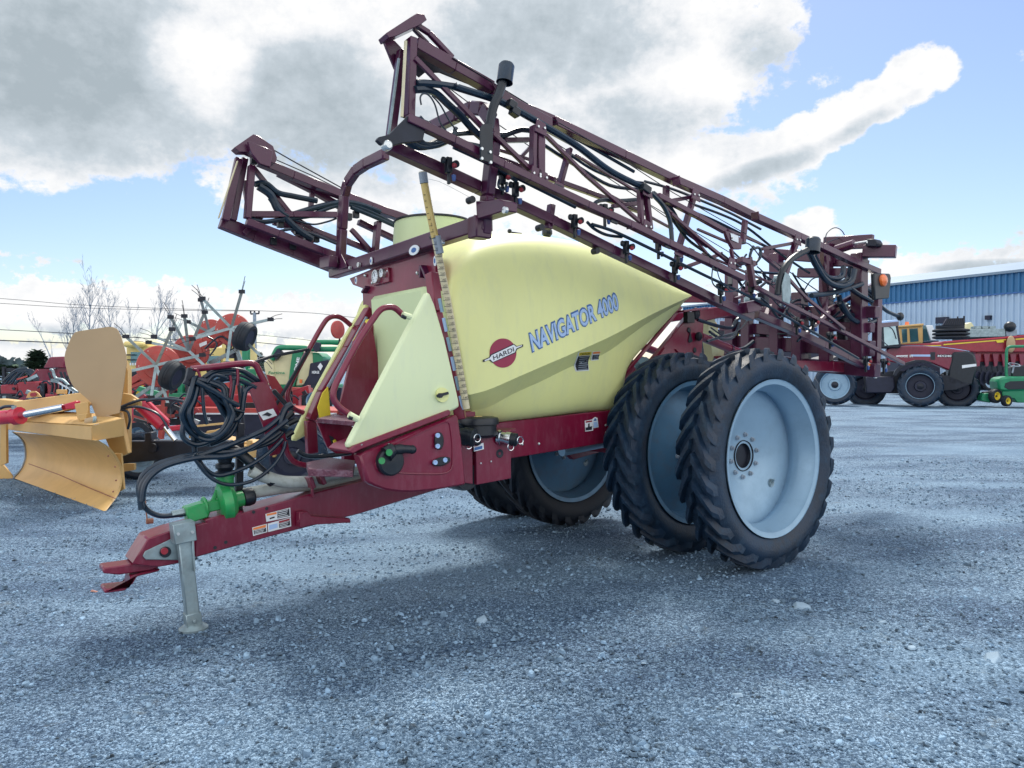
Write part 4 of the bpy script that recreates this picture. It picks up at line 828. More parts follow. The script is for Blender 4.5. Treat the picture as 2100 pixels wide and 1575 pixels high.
# ---- ochre pull grader with blade
g = BG('pull_grader', 'ochre yellow pull type grader with curved blade and red cylinders beside the sprayer drawbar', 'grader', 230, 8.8)
rp = catmull([W(x, y, q) for (x, y), q in zip(P2('196,903 222,920 240,945 247,968 246,990 238,1015 213,1048'), (8.5, 8.75, 8.95, 9.02, 8.98, 8.85, 8.5))], 4)
lp = catmull([W(x, y, q) for (x, y), q in zip(P2('26,886 40,896 49,910 52,930 50,945 42,963 27,980'), (10.9, 11.1, 11.25, 11.3, 11.27, 11.15, 10.9))], 4)
mb = MB(); k = len(rp); rows_ = 14
for j in range(rows_+1):
    for a, b in zip(lp, rp): mb.v.append(a.lerp(b, j/rows_))
nv = len(mb.v); mb.v += [p+Vector((.012, .03, 0)) for p in mb.v]
for j in range(rows_):
    for i in range(k-1):
        a = j*k+i; mb.f.append((a, a+1, a+k+1, a+k)); mb.f.append((nv+a, nv+a+k, nv+a+k+1, nv+a+1))
for i in range(k-1): a = rows_*k+i; mb.f.append((a, a+1, nv+a+1, nv+a)); mb.f.append((i, nv+i, nv+i+1, i+1))
for j in range(rows_): a = j*k; mb.f.append((a, a+k, nv+a+k, nv+a)); a = j*k+k-1; mb.f.append((a, nv+a, nv+a+k, a+k))
MO = g.part(mb, 'moldboard', 'tan', None, 0, 50)
g.tube('weld_seam', '59,951 120,973 180,999 236,1022', 'rust', .006, [10.6, 10.0, 9.4, 8.72], MO, 5, 1)
g.tube('blade_edge', '26,886 40,896 49,910 52,930 50,945 42,963 27,980', 'grey', .012, [10.85, 11.05, 11.2, 11.25, 11.22, 11.1, 10.85], MO, 5)
for x, y in ((222, 935), (236, 957), (238, 985), (232, 1008)): g.part(MB().ball(W(x, y, 8.75), .012, 6), 'blade_bolt', 'rust', MO)
g.poly('side_blade', '0,862 12,862 13,950 0,955', 'tan', .05, 10.5)
g.poly('lower_blade', '-60,880 12,960 28,981 10,984 -60,990', 'tan', .03, 10.95)
g.poly('top_beam', '16,863 187,873 189,905 13,881', 'tan', .10, [10.8, 8.6, 8.6, 10.8], bevel=.01)
g.poly('top_beam_end', '187,873 250,858 250,895 189,905', 'tan', .06, [8.58, 9.1, 9.1, 8.58], bevel=.008)
g.poly('top_beam_cover', '16,862 187,872 250,858 200,848 60,840', 'tan', .02, [10.8, 8.6, 9.1, 9.6, 10.8])
g.poly('long_beam', '25,824 165,805 190,818 190,828 120,845 20,850', 'tan', .25, [10.2, 9.8, 9.6, 9.6, 9.9, 10.2], bevel=.012)
g.poly('back_beam', '-10,818 30,822 40,858 -10,870', 'tan', .2, 10.3, bevel=.01)
g.poly('lift_lug', '53,816 58,806 64,802 72,802 78,806 84,814', 'tan', .02, 10.0); g.poly('lug_hole', '61,809 63,806 72,805 75,809 71,813 63,813', 'red', .03, 9.985)
g.slab('bracket', 115, 799, 134, 808, 'tan', .05, 9.95, bevel=.006)
g.poly('bracket', '152,828 180,824 181,858 168,866 158,858', 'tan', .05, 9.2, bevel=.008); g.poly('bracket', '160,850 177,848 177,862 162,864', 'tan', .12, 9.0, bevel=.006)
g.tube('pin', '178,866 196,862', 'plate', .05, 8.85, n=12)
g.part(MB().lathe(W(197, 862, 8.83), (-.8, -.5, .1), [(.05, 0), (.052, .03), (.045, .035), (1e-3, .035)], 16), 'pin_end', 'galv')
PT = g.poly('marker_plate', '153,682 162,679 223,670 232,671 240,675 248,690 256,718 259,732 259,745 256,770 250,812 245,847 198,857 186,825 172,812 153,797 145,783 139,768 134,748 132,733 134,722 141,703 147,690', 'plate', .012, 9.3)
g.poly('plate_post', '196,856 245,846 262,930 250,936 230,932', 'tan', .10, 9.42, bevel=.008)
g.poly('rear_upright', '236,700 262,760 262,930 245,935 240,860', 'tan', .1, 9.6); g.poly('rear_upright', '232,930 248,930 254,1003 246,1008 238,1000', 'tan', .04, 9.2)
g.poly('arm_plate', '250,806 268,809 290,824 292,836 284,836 268,832 250,833', 'tan', .05, 9.5, bevel=.006)
g.part(MB().disc(W(273, 825, 9.47), (0, 1, 0), .045, .06, 20), 'arm_pin', 'tan')
cy = MB().tube([W(-20, 859, 9.6), W(36, 853, 9.5)], .092, 20); CYL = g.part(cy, 'cylinder_barrel', 'crim')
g.part(MB().tube([W(30, 854, 9.5), W(42, 852, 9.48)], .115, 12), 'cylinder_gland', 'crim', CYL); g.part(MB().tube([W(36, 853, 9.5), W(132, 835, 9.3)], .046, 16), 'cylinder_rod', 'chrome', CYL)
g.poly('rod_clevis', '130,829 156,822 156,838 134,840', 'crim', .10, 9.25, CYL, .01); g.tube('cylinder_port', '28,832 30,842', 'galv', .03, 9.45, CYL)
g.tube('cylinder_hose', '0,838 10,834 28,833', 'hose', .02, 9.45)
c2 = MB().tube([W(290, 828, 9.6), W(336, 872, 9.6)], .10, 18); C2 = g.part(c2, 'cylinder_barrel', 'crim'); g.part(MB().tube([W(326, 876, 9.58), W(344, 866, 9.62)], .05, 10), 'cylinder_gland', 'crim', C2)
g.part(MB().tube([W(334, 870, 9.6), W(360, 903, 9.6)], .035, 14), 'cylinder_rod', 'chrome', C2)
for dx_ in (-9, 9): g.part(MB().tube([W(292+dx_, 828-dx_*.5, 9.55), W(338+dx_, 872-dx_*.5, 9.55)], .016, 6), 'tie_rod', 'crim', C2)
g.slab('cylinder_barrel', 247, 811, 264, 860, 'crim', .15, 9.7, bevel=.03)
for s_, r in (('248,835 270,826 290,820 305,820', .018), ('248,838 280,834 310,842 330,855 345,880', .016), ('248,840 262,845 266,862 262,880', .016), ('300,822 330,818 360,820 385,826', .02)): g.tube('hydraulic_hose', s_, 'hose', r, 9.4)
g.poly('drawbar', '243,923 262,915 262,905 296,905 296,888 310,886 312,904 470,904 470,938 360,941 243,952', 'dark', .16, 9.9, bevel=.012)
g.part(MB().disc(W(314, 918, 9.88), (0, 1, 0), .06, .05, 20), 'drawbar_pin', 'dark')
g.poly('frame_beam', '440,912 565,914 565,938 470,941 440,938', 'tan', .3, 10.1, bevel=.012); g.poly('frame_top', '395,893 440,897 480,905 565,911 565,915 400,905', 'tan', .4, 10.2)
for s_ in ('387,890 400,890 400,898 387,899', '420,893 424,884 440,882 452,878 452,900 420,899', '505,903 515,903 515,912 505,912'): g.poly('bracket', s_, 'tan', .06, 10.1, bevel=.006)
g.wheel(Vector(W(287, 935, 11.0)), .36, .24, 12, 'tyre', 'rim', .6, .015, 20)
g.wheel(Vector(W(600, 935, 10.2)), .48, .26, 12, 'tyre', 'navy', .6, .015, 20); g.poly('wheel_arm', '250,951 275,951 275,964 250,968', 'tan', .06, 10.6)
# ---- tedder
t = BG('hay_tedder', 'folded hay tedder with orange red rotor discs, grey tine arms and small black wheels', 'tedder', 400, 12.0)
def rotor(x, y, r, Y, arms, tilt=(.25, -1, .12), wheel_=None):
    a = Vector(tilt).normalized(); c = W(x, y, Y); ref = a.cross(Vector((0, 0, 1))).normalized(); up_v = ref.cross(a)
    rr = r*Y/1500
    ro = t.part(MB().lathe(c, a, [(rr, -.05), (rr, -.01), (rr*.96, .01), (rr*.66, .02), (rr*.62, .05), (rr*.3, .06), (rr*.28, .10), (1e-3, .11)], 40, ref=ref), 'rotor_disc', 'ored')
    for ex_, ey_ in arms:
        e = W(ex_, ey_, Y-.35); s0 = c+a*.16; s1 = e
        am = t.part(MB().beam(s0, s1, .045, .014, a), 'tine_arm', 'galv', ro); d = (s1-s0).normalized()
        t.part(MB().box(s1, (.09, .05, .06)), 'tine_holder', 'dark', am)
        for k in (-.03, .03): t.part(MB().tube([s1+up_v*k, s1+d*.10+up_v*(k+.02), s1+d*.22+up_v*(k*1.3)+a*.05], .005, 5), 'tine', 'dark', am)
    for k in range(6): t.part(MB().ball(c+a*.0+(ref*math.cos(k)+up_v*math.sin(k))*rr*.85, .018, 6), 'disc_bolt', 'bolt', ro)
    if wheel_:
        wc = W(wheel_[0], wheel_[1], Y-.3); ax2 = Vector((.93, -.07, -.36)).normalized(); ref2 = ax2.cross(Vector((0, 0, 1))).normalized()
        wm = t.part(MB().lathe(wc, ax2, [(1e-3, .09), (.16, .09), (.12, .0), (.16, -.09), (1e-3, -.09)], 20, ref=ref2), 'wheel', 'navy')
        wc = wc
        t.part(MB().lathe(wc, ax2, [(.13, -.09), (.18, -.115), (.22, -.10), (.238, -.05), (.240, -.02), (.234, -.015), (.240, -.01), (.240, .02), (.234, .025), (.240, .03), (.238, .05), (.22, .10), (.18, .115), (.13, .09)], 36, True, ref=ref2), 'tyre', 'fartyre', wm)
        t.part(MB().tube([c, wc], .03, 8), 'wheel_axle', 'ored', wm)
rotor(325, 751, 43, 12.0, [(258, 690), (353, 675), (415, 728), (250, 765), (310, 815), (345, 830)], wheel_=(353, 770))
rotor(391, 722, 36, 12.6, [(316, 690), (350, 650), (378, 648), (420, 640), (305, 702), (430, 760)])
rotor(433, 684, 30, 13.0, [(412, 615), (385, 660), (370, 700), (470, 710)])
rotor(477, 676, 34, 12.3, [(415, 612), (496, 598), (555, 655), (395, 695), (465, 745), (540, 735)], (.25, -1, .12), (502, 690))
for s_, w_ in (('250,795 300,765 350,745', .11), ('360,735 420,700 480,668', .12), ('252,800 320,775', .07), ('380,730 460,690', .10)): t.beam('frame_tube', s_, 'ored', w_, w_*1.2, 12.7, bevel=.01)
for s_ in ('270,820 330,780', '300,830 350,790', '395,700 455,665', '430,745 520,700', '470,740 440,800', '480,700 500,760'): t.beam('brace', s_, 'galv', .06, .04, 12.8)
t.poly('decal_panel', '408,705 423,699 424,706 410,712', 'white', .01, 12.48); t.beam('stand', '340,800 330,900', 'ored', .08, .08, 12.9); t.beam('stand', '480,700 500,880', 'dark', .05, .05, 12.9)
for s_ in ('420,715 450,690 470,700', '430,730 445,705 425,690'): t.tube('hydraulic_hose', s_, 'hose', .015, 12.2)
t.poly('warning_patch', '255,776 262,773 263,777 256,780', 'white', .01, 12.6)
# ---- red implement at the far left
r_ = BG('red_cultivator', 'dark red folded implement with black hoses and a sloped hood behind the ochre grader', 'implement', 100, 17)
r_.poly('hood', '100,733 106,732 132,731 132,755 118,754 88,755', 'maroon', .8, 17, bevel=.02); r_.poly('hood_side', '118,754 132,736 142,760 140,776 118,770', 'maroon', .3, 17.1); r_.poly('frame', '72,757 118,756 128,790 70,790', 'maroon', .5, 17.3)
r_.poly('main_beam', '0,790 36,786 36,808 0,808', 'red', .3, 16, bevel=.02); r_.poly('main_beam', '36,784 94,781 100,790 106,812 36,812', 'red', .3, 15.9, bevel=.02)
r_.part(MB().disc(W(28, 797, 15.98), (0, 1, 0), .03, .03, 14), 'beam_hole', 'ink'); r_.slab('accumulator', 82, 786, 91, 812, 'dark', .1, 15.8)
r_.slab('lower_frame', 0, 808, 60, 836, 'dark', .3, 16.4); r_.slab('frame_rail', 0, 815, 170, 830, 'red', .2, 16.6); r_.poly('frame_rail', '96,782 108,782 112,830 102,832', 'red', .2, 15.8)
rl = random.Random(4)
for i in range(11): r_.tube('hose', '%g,%g %g,%g %g,%g %g,%g' % (5+i*3, 785+rl.uniform(-4, 4), 30+i*2, 765+rl.uniform(-6, 4), 52+i*1.5, 757+rl.uniform(-3, 6), 70+i, 776+rl.uniform(-3, 8)), 'hose', .02, 16)
for i in range(8): x = 100+i*8; r_.tube('tine', '%g,%g %g,%g %g,%g' % (x, 770+rl.uniform(-8, 6), x+8, 790, x+4, 812), 'dark', .025, 15.7)
r_.tube('pipe', '103,758 108,760 114,775 130,780 145,795 160,805', 'galv', .03, 15.5); r_.beam('rod', '120,785 158,806', 'white', .03, .03, 15.6)
for i in range(12): r_.slab('fitting', 5+i*13, 812+rl.uniform(-3, 3), 12+i*13, 820+rl.uniform(-2, 5), rl.choice(['dark', 'galv', 'dark', 'black']), .1, 15.6)
r_.beam('mast', '8,752 10,800', 'dark', .06, .06, 16.5); r_.slab('clamp', 12, 755, 28, 762, 'dark', .1, 16.5); r_.slab('clamp', 12, 768, 30, 776, 'dark', .1, 16.5)
# ---- yellow harvester
y_ = BG('yellow_harvester', 'pale yellow harvester body with a domed roof behind the tedder', 'harvester', 360, 27)
y_.slab('body', 258, 708, 345, 790, 'ybody', 2.0, bevel=.05); y_.slab('roof', 250, 700, 290, 712, 'ybody', 1.6, 26.6, bevel=.08); y_.slab('window', 268, 722, 290, 745, 'dglass', .05, 26.9); y_.slab('body', 410, 712, 490, 800, 'ybody', 2.0, 27.4, bevel=.05)
y_.slab('cab_roof', 455, 702, 492, 714, 'ybody', 1.6, 27); y_.slab('window', 424, 730, 452, 746, 'dglass', .05, 27.3); y_.slab('radiator', 462, 714, 486, 735, 'dark', .1, 27.3); y_.slab('ladder', 458, 735, 492, 760, 'ybody', .2, 26.9)
y_.part(MB().ball(W(320, 712, 28), (.45, .45, .30), 16), 'dome', 'cream'); y_.slab('body', 345, 740, 410, 800, 'ybody', 1.5, 28)
for y0 in (728, 738): y_.beam('handrail', '252,%g 275,%g' % (y0, y0), 'dark', .05, .05, 26.8)
y_.wheel(W(300, 795, 26.5), .75, .5, 10); y_.wheel(W(460, 797, 26.5), .75, .5, 10)
for i in range(5): y_.slab('letter_patch', 266+i*5, 744, 269+i*5, 749, 'white', .01, 26.85)
# ---- green and cream round balers
b_ = BG('round_baler', 'green and cream round baler with rounded panels beside the red hook plate', 'baler', 610, 20)
b_.poly('body', '545,740 560,728 602,723 602,790 560,790 552,770', 'cream', 1.6, 20, bevel=.03); b_.poly('panel', '540,745 558,728 566,788 548,790', 'cream', 1.2, 19.95, bevel=.03)
b_.poly('green_band', '600,720 622,720 612,760 604,792 590,795 594,760', 'kgreen', .1, 19.9, bevel=.01); b_.poly('panel', '622,722 642,722 646,740 628,790 605,792 614,755', 'cream', 1.0, 19.95, bevel=.03)
b_.poly('rear_cover', '640,722 652,724 662,733 658,755 642,758', 'kgreen', 1.0, 19.9, bevel=.03); b_.poly('dark_panel', '636,745 672,738 690,750 680,792 618,796 632,770', 'navy', .3, 19.8, bevel=.02)
b_.tube('green_pipe', '558,738 565,722 572,714 590,713 625,714 640,716 700,716', 'kgreen', .075, 19.9, n=12); b_.tube('green_pipe', '640,705 650,702 690,702 700,702', 'kgreen', .07, 20.2, n=12); b_.poly('pipe_joint', '640,700 655,703 655,718 646,722 640,712', 'navy', .2, 19.7)
b_.poly('pipe_elbow', '560,728 570,714 577,722 566,738', 'navy', .2, 19.8)
b_.slab('frame', 560, 788, 690, 800, 'kgreen', .8, 20, bevel=.02); b_.slab('drive_cover', 560, 795, 700, 830, 'navy', .8, 20.2); b_.wheel(W(650, 822, 19.6), .42, .4, 10)
b_.text('Fortima', (550.5, 767), (584, 767), (551.5, 761), 'kgreen', 19.93, .02); b_.text('KRONE', (604, 779), (615, 733), (598.5, 778), 'white', 19.85, .04); b_.text('MERGE', (640, 766), (655, 766), (640, 760.5), 'white', 19.75, .03)
b_.poly('diamond_sign', '657,744 662,751 657,760 651,752', 'white', .01, 19.75); b_.tube('red_valve', '606,800 612,800 612,830', 'ored', .05, 19.5); b_.slab('lamp', 614, 778, 619, 786, 'amber', .06, 19.7)
b_.part(MB().lathe(W(694, 676, 19.5), (.85, -.5, 0), [(.24, -.05), (.24, 0), (.2, .02), (1e-3, .02)], 28), 'warning_lamp', 'ored'); b_.beam('lamp_post', '697,690 694,720', 'dark', .04, .04, 19.6)
b_.beam('arm', '612,796 612,835', 'ored', .12, .12, 18.5); b_.beam('arm', '600,798 640,800', 'ored', .10, .14, 18.5)
gt_ = BG('green_auger', 'upright green auger tube between the tedder rotor and the baler', 'auger', 508, 18)
gt_.slab('tube', 495, 714, 508, 760, 'kgreen', .2, bevel=.03); gt_.tube('spout', '502,714 512,700 520,692 510,690', 'kgreen', .025); gt_.slab('base', 492, 756, 512, 860, 'kgreen', .5, bevel=.02)
# ---- red disc mower with dark curtain
d_ = BG('disc_mower', 'red disc mower with dark rubber curtain behind the hanging hose coils', 'mower', 480, 14.5)
d_.poly('cover', '395,836 560,838 700,842 700,852 395,848', 'ored', 1.2, 14.3, bevel=.01); d_.poly('curtain', '400,848 700,853 700,900 400,898', 'navy', .05, 14.25); d_.poly('side_frame', '250,840 395,822 395,850 330,862 250,880', 'ored', .3, 14.5, bevel=.02)
d_.slab('edge_strip', 400, 847, 700, 850, 'white', .02, 14.2); d_.poly('hood', '360,815 500,808 560,820 560,838 380,836', 'red', .8, 14.8, bevel=.02); d_.slab('vent', 498, 826, 530, 838, 'black', .1, 14.4)
d_.slab('gearbox', 380, 780, 410, 815, 'dark', .4, 15); d_.beam('arm', '260,790 340,812 400,810', 'kgreen', .10, .10, 15); d_.poly('arm_plate', '330,812 372,816 352,850 330,845', 'dark', .1, 14.2); d_.beam('cylinder', '340,880 400,874', 'crim', .10, .10, 13.5, bevel=.02); d_.beam('cylinder_rod', '400,874 460,868', 'chrome', .04, .04, 13.5)
d_.poly('side_panel', '430,790 480,782 500,800 505,835 470,820', 'ored', .1, 15.2); d_.slab('lower_frame', 255, 860, 400, 872, 'dark', .3, 14.6); d_.text('SL', (425, 862), (434, 862), (425, 856), 'white', 14.2, .03); d_.wheel(W(285, 890, 13.8), .22, .2, 10)
for i in range(9): d_.beam('tine', '%g,%g %g,%g' % (290+i*17, 835+rl.uniform(-8, 8), 300+i*17, 860+rl.uniform(-5, 8)), rl.choice(['dark', 'ored', 'galv', 'dark', 'kgreen']), .05, .05, 14.9)
e_ = BG('red_machine', 'bright red machine frame seen low between baler and sprayer ladder', 'implement', 640, 16)
e_.poly('cover', '560,842 690,838 690,860 560,866', 'ored', .6, bevel=.02); e_.poly('arm', '600,800 632,790 634,806 612,812 612,838 600,838', 'red', .2, 15.8, bevel=.01); e_.slab('base', 560, 862, 690, 905, 'dark', .8, 16.2); e_.wheel(W(570, 905, 15.5), .45, .35, 8)
f_ = BG('grey_trailer', 'low grey and red implement deck seen between the grader post and hanging hoses', 'implement', 450, 19)
f_.slab('deck', 250, 800, 560, 830, 'dark', 1.0); f_.slab('side', 250, 786, 520, 802, 'red', .2, 18.9, bevel=.02); f_.slab('panel', 520, 770, 545, 800, 'galv', .1, 18.5); f_.slab('strip', 380, 790, 460, 794, 'kgreen', .1, 18.7)
for i in range(16): f_.slab('fitting', 262+i*17, 795+rl.uniform(-9, 8), 272+i*17, 806+rl.uniform(-4, 14), rl.choice(['dark', 'galv', 'red', 'black', 'kgreen', 'yellow', 'ored']), .15, 18.4)

rc = random.Random(31)
for obj_, x0, x1, y0, y1, Ya, k in ((f_, 255, 545, 785, 845, 18.2, 34), (d_, 255, 400, 800, 870, 14.0, 22), (r_, 20, 165, 775, 835, 15.4, 26), (e_, 565, 640, 800, 870, 15.4, 12)):
    for i in range(k):
        x, y, a_ = rc.uniform(x0, x1), rc.uniform(y0, y1), rc.uniform(-.5, .9); L_ = rc.uniform(8, 34); m_ = rc.choice(['ored', 'red', 'dark', 'maroon', 'galv', 'dark', 'red', 'black']); w_ = rc.uniform(.03, .09)
        q_ = '%g,%g %g,%g' % (x, y, x+L_*math.cos(a_), y-L_*math.sin(a_))
        if i % 3: obj_.beam('strut', q_, m_, w_, w_*.7, Ya+rc.uniform(-.3, .6))
        else: obj_.tube('hose', '%g,%g %g,%g %g,%g' % (x, y, x+L_*.5, y-rc.uniform(2, 12), x+L_, y+rc.uniform(-3, 8)), 'hose', .018, Ya+rc.uniform(-.3, .3), n=6)
# ---- right hand side
class Fr(BG):
    """a machine with its own heading; traced on planes along the heading"""
    def __init__(s, name, label, cat, px, Y, ang, group=None):
        BG.__init__(s, name, label, cat, px, Y, group); s.h = Vector((math.cos(R(ang)), math.sin(R(ang)), 0)); s.n = Vector((-s.h.y, s.h.x, 0)); s.ang = ang
    def q(s, px, py, off=0):
        r = ray(px, py); t_ = (s.n.dot(s.o-CAM)+off)/s.n.dot(r); return CAM+r*t_
    def fp(s, name, pts, m, off, th, parent=None, bevel=0):
        mb = MB(); mb.prism([s.q(x, y, off) for x, y in P2(pts)], s.n*th); return s.part(mb, name, m, parent, bevel)
    def ft(s, name, pts, m, off, r, parent=None, n=8, sm=5): return s.part(MB().tube([s.q(x, y, off) for x, y in P2(pts)], r, n, sm), name, m, parent)
    def fx(s, body, a, b, top, m, off, bold=0, parent=None): 
        p0 = s.q(*a, off); mb = MB(); mb.text(body, p0, s.q(*b, off)-p0, s.q(*top, off)-p0, (0, 0, 0), bold); return s.part(mb, 'lettering', m, parent, 0, 0)
T = Fr('tractor', 'maroon farm tractor with black nose parked facing right behind the sprayer', 'tractor', 1887, 29.8, -24)
T.fp('hood', '1818,716 1828,711 1862,709 1897,709.5 1930,712 1953,715 1985,720 1997,727 1999,752 1973,757 1945,759 1911,745 1880,742 1855,746 1818,742', 'maroon', .75, .95, bevel=.05)
T.fp('hood_highlight', '1822,712 1862,708.6 1897,709 1930,711 1953,714 1990,720 1980,722 1940,716 1890,713 1830,713', 'lblue', .80, .80)  # pale blue strip paints a bright highlight along the maroon hood
NZ = T.fp('nose', '1953,722 1985,719.5 1998,727 2004,744 2003,758 1995,790 1941,788 1946,758 1951,740', 'black', .70, 1.05, bevel=.06)
T.fp('headlight', '1973,749 2002,746 2002.5,751 1973,755.5', 'white', .67, .03, NZ, .005)
T.fp('stripe', '1868,727 1908,727 1908,731.5 1868,731', 'lblue', .735, .01); T.fp('stripe', '1838,729 1862,728 1862,729.5 1838,732', 'white', .735, .01); T.fp('vent', '1908,722 1918,722 1918,738 1908,738', 'ink', .735, .01)
T.fx('CASE', (1845, 732.5), (1862, 732.5), (1845, 728.5), 'white', .73, .02); T.fx('IH', (1865.5, 732.5), (1872, 732.5), (1865.5, 727.5), 'white', .73, .03); T.fp('stripe', '1921,727 1953,727 1953,732.6 1921,732', 'ink', .737, .008); T.fx('MX240', (1923, 731.7), (1951, 731.9), (1923.4, 727.8), 'white', .73, .02)
CB = T.fp('cab', '1806,663 1838,660 1842,668 1848,709 1846,714 1804,714', 'dark', .45, 1.5, bevel=.04); T.fp('window', '1812,668 1836,665 1843,706 1814,709', 'glass', .44, .02, CB); T.fp('cab_roof', '1802,659 1840,655 1842,663 1802,667', 'lblue', .35, 1.7, CB, .03)
T.ft('exhaust_pipe', '1838,712 1835,690 1828,672', 'dark', .6, .04); T.ft('mirror_arm', '1812,664 1830,675 1838,695', 'dark', .4, .02)
T.fp('fender', '1832,770 1836,760 1846,750 1860,743 1878,738 1895,738 1908,742 1914,746 1895,743 1878,744 1862,749 1848,757 1838,771', 'dark', -.15, .5, bevel=.01)
T.fp('chassis', '1770,765 1845,760 1945,770 1990,788 1960,800 1840,807 1776,806', 'dark', .7, .9, bevel=.02); T.fp('fuel_tank', '1776,772 1833,772 1836,795 1828,806 1776,806', 'navy', .3, .4, bevel=.04)
def tw(px, py, Rt, w_, off, rm, rr, **k): T.wheel(T.q(px, py, off), Rt, w_, T.ang, 'tyre', rm, rr, **k)
tw(1887, 792, .84, .50, 0.1, 'navy', .60, lug=.05, nl=18, dish=.2); tw(1962, 797, .84, .5, 1.75, 'navy', .6, lug=.05, nl=18)
tw(1712, 789, .86, .52, .1, 'rim', .66, lug=.05, nl=20, dish=.18); tw(1775, 796, .84, .5, 1.9, 'navy', .6, lug=.05, nl=20)
T.part(MB().lathe(T.q(1887, 792, -.13), T.n, [(.50, .0), (.515, -.02), (.53, .0)], 36), 'rim_edge', 'rim')
# ---- warehouse
ang = math.degrees(math.atan2(1, -.52))
def facade(px, Y=None):                     # the facade line: its point under image column px
    k = (px-1050)/F; o_ = Vector((35.2, 50.3, 0)); d = Vector((-.52, 1, 0)); t_ = (o_.x-k*o_.y)/(k*d.y-d.x); return o_+d*t_
def metal_sheet(name, c, sc=3.3):
    m = mat(name, c, .5, var=.06, scale=.6, metal=.1); return m
M['bband'] = metal_sheet('blue_wall_sheet', (.04, .16, .33)); M['bwall'] = metal_sheet('pale_blue_wall_sheet', (.40, .52, .66)); M['broof'] = metal_sheet('pale_roof_sheet', (.19, .26, .34))
A_, B_ = facade(1400), facade(2420); dd = (B_-A_); Lw = dd.length; dd.normalize(); nn_ = Vector((dd.y, -dd.x, 0)); 
if nn_.y > 0: nn_ = -nn_
bl = thing('warehouse', 'long warehouse clad in pale blue sheet with a dark blue band below the roof', 'building', (A_.x, A_.y, -.12))
def bpart(mb, name, m, parent=None, sm=0): 
    o_ = mb.build(name, M[m], None, 0, sm, Vector((A_.x, A_.y, -.12))); o_.location = (0, 0, 0); o_.parent = parent or bl; return o_
def ribbed(z0, z1, off, pitch=.42):
    mb = MB(); n_ = int(Lw/pitch); prof = []
    for i in range(n_):
        x = i*pitch; prof += [(x, 0), (x+pitch*.55, 0), (x+pitch*.66, .14), (x+pitch*.88, .14)]
    for z in (z0, z1):
        for x, d in prof: mb.v.append(A_+dd*x+nn_*(off+d)+Vector((0, 0, z)))
    k = len(prof); mb.f = [(i, i+1, k+i+1, k+i) for i in range(k-1)]; return mb
bpart(ribbed(-.3, 6.62, 0), 'wall', 'bwall'); bpart(ribbed(6.62, 8.0, .06), 'wall_band', 'bband')
mb = MB().box(A_+dd*Lw/2-nn_*6+Vector((0, 0, 3.8)), (Lw-.1, 11.8, 8.2), (dd, nn_, Vector((0, 0, 1)))); bpart(mb, 'wall_core', 'bwall')
mb = MB().prism([A_+nn_*.35+Vector((0, 0, 8.0)), A_+nn_*.35+Vector((0, 0, 8.18)), A_-nn_*9+Vector((0, 0, 9.9)), A_-nn_*12.2+Vector((0, 0, 9.6)), A_-nn_*12.2+Vector((0, 0, 8.0))], dd*Lw); bpart(mb, 'roof', 'broof')
mb = MB().box(A_+dd*Lw/2+nn_*.14+Vector((0, 0, 6.62)), (Lw, .08, .10), (dd, nn_, Vector((0, 0, 1)))); bpart(mb, 'trim', 'dblue')
p_ = facade(1934); mb = MB().box(p_+nn_*.2+Vector((0, 0, 5.0)), (.9, .25, .45), (dd, nn_, Vector((0, 0, 1)))); bpart(mb, 'wall_lamp', 'navy')
p_ = facade(2028); mb = MB().box(p_+nn_*.2+Vector((0, 0, 5.0)), (.35, .25, .3), (dd, nn_, Vector((0, 0, 1)))); bpart(mb, 'wall_lamp', 'navy')
# ---- grain drill
K = Fr('grain_drill', 'long red grain drill with a yellow stripe beyond the tractor nose', 'seed drill', 2010, 36, -8)
K.fp('hopper', '1846,706 1925,703 1935,700 2000,696 2110,687 2150,684 2150,722 2100,722 1998,722 1930,711', 'red', .2, 1.2, bevel=.04); K.fp('stripe', '1935,705.5 2064,695.5 2064,697.5 1935,708', 'yellow', .18, .02); K.fp('stripe', '2083,694.5 2150,690 2150,692.5 2083,697', 'yellow', .18, .02); K.fp('stripe', '1860,710 1930,707.5 1930,709.5 1862,711', 'yellow', .18, .02)
K.fp('hopper_edge', '1935,700 2000,695.5 2150,683 2150,685.5 2000,698 1935,702.5', 'crim', .15, .06); K.fp('maker_plate', '2042,697.5 2058,696 2059,702 2045,703', 'yellow', .16, .01)
K.fp('frame', '2000,720 2150,718 2150,742 2010,742', 'red', .5, .3, bevel=.03); K.fp('frame_lower', '2010,742 2150,740 2150,748 2010,750', 'dark', .5, .8)
rk = random.Random(9)
for i in range(11): x = 2006+i*11; K.part(MB().lathe(K.q(x, 776+rk.uniform(-2, 2), .3), (.5, -.8, 0), [(1e-3, -.02), (.36, 0), (1e-3, .02)], 20), 'disc_coulter', 'navy')
for i in range(12): x = 2000+i*11; K.ft('coulter_arm', '%g,748 %g,768' % (x, x+4), 'dark', .5, .035, sm=1)
for i in range(6): K.fp('bracket', '%g,726 %g,726 %g,750 %g,752' % (2000+i*18, 2012+i*18, 2009+i*18, 2004+i*18), 'maroon', .3, .1)
K.fp('gauge_wheel', '1995,768 2006,764 2014,772 2012,788 2000,792', 'navy', .4, .3, bevel=.05)
K.part(MB().ball(K.q(2073, 706, .05), (.22, .12, .42), 12), 'seed_bag', 'plate')
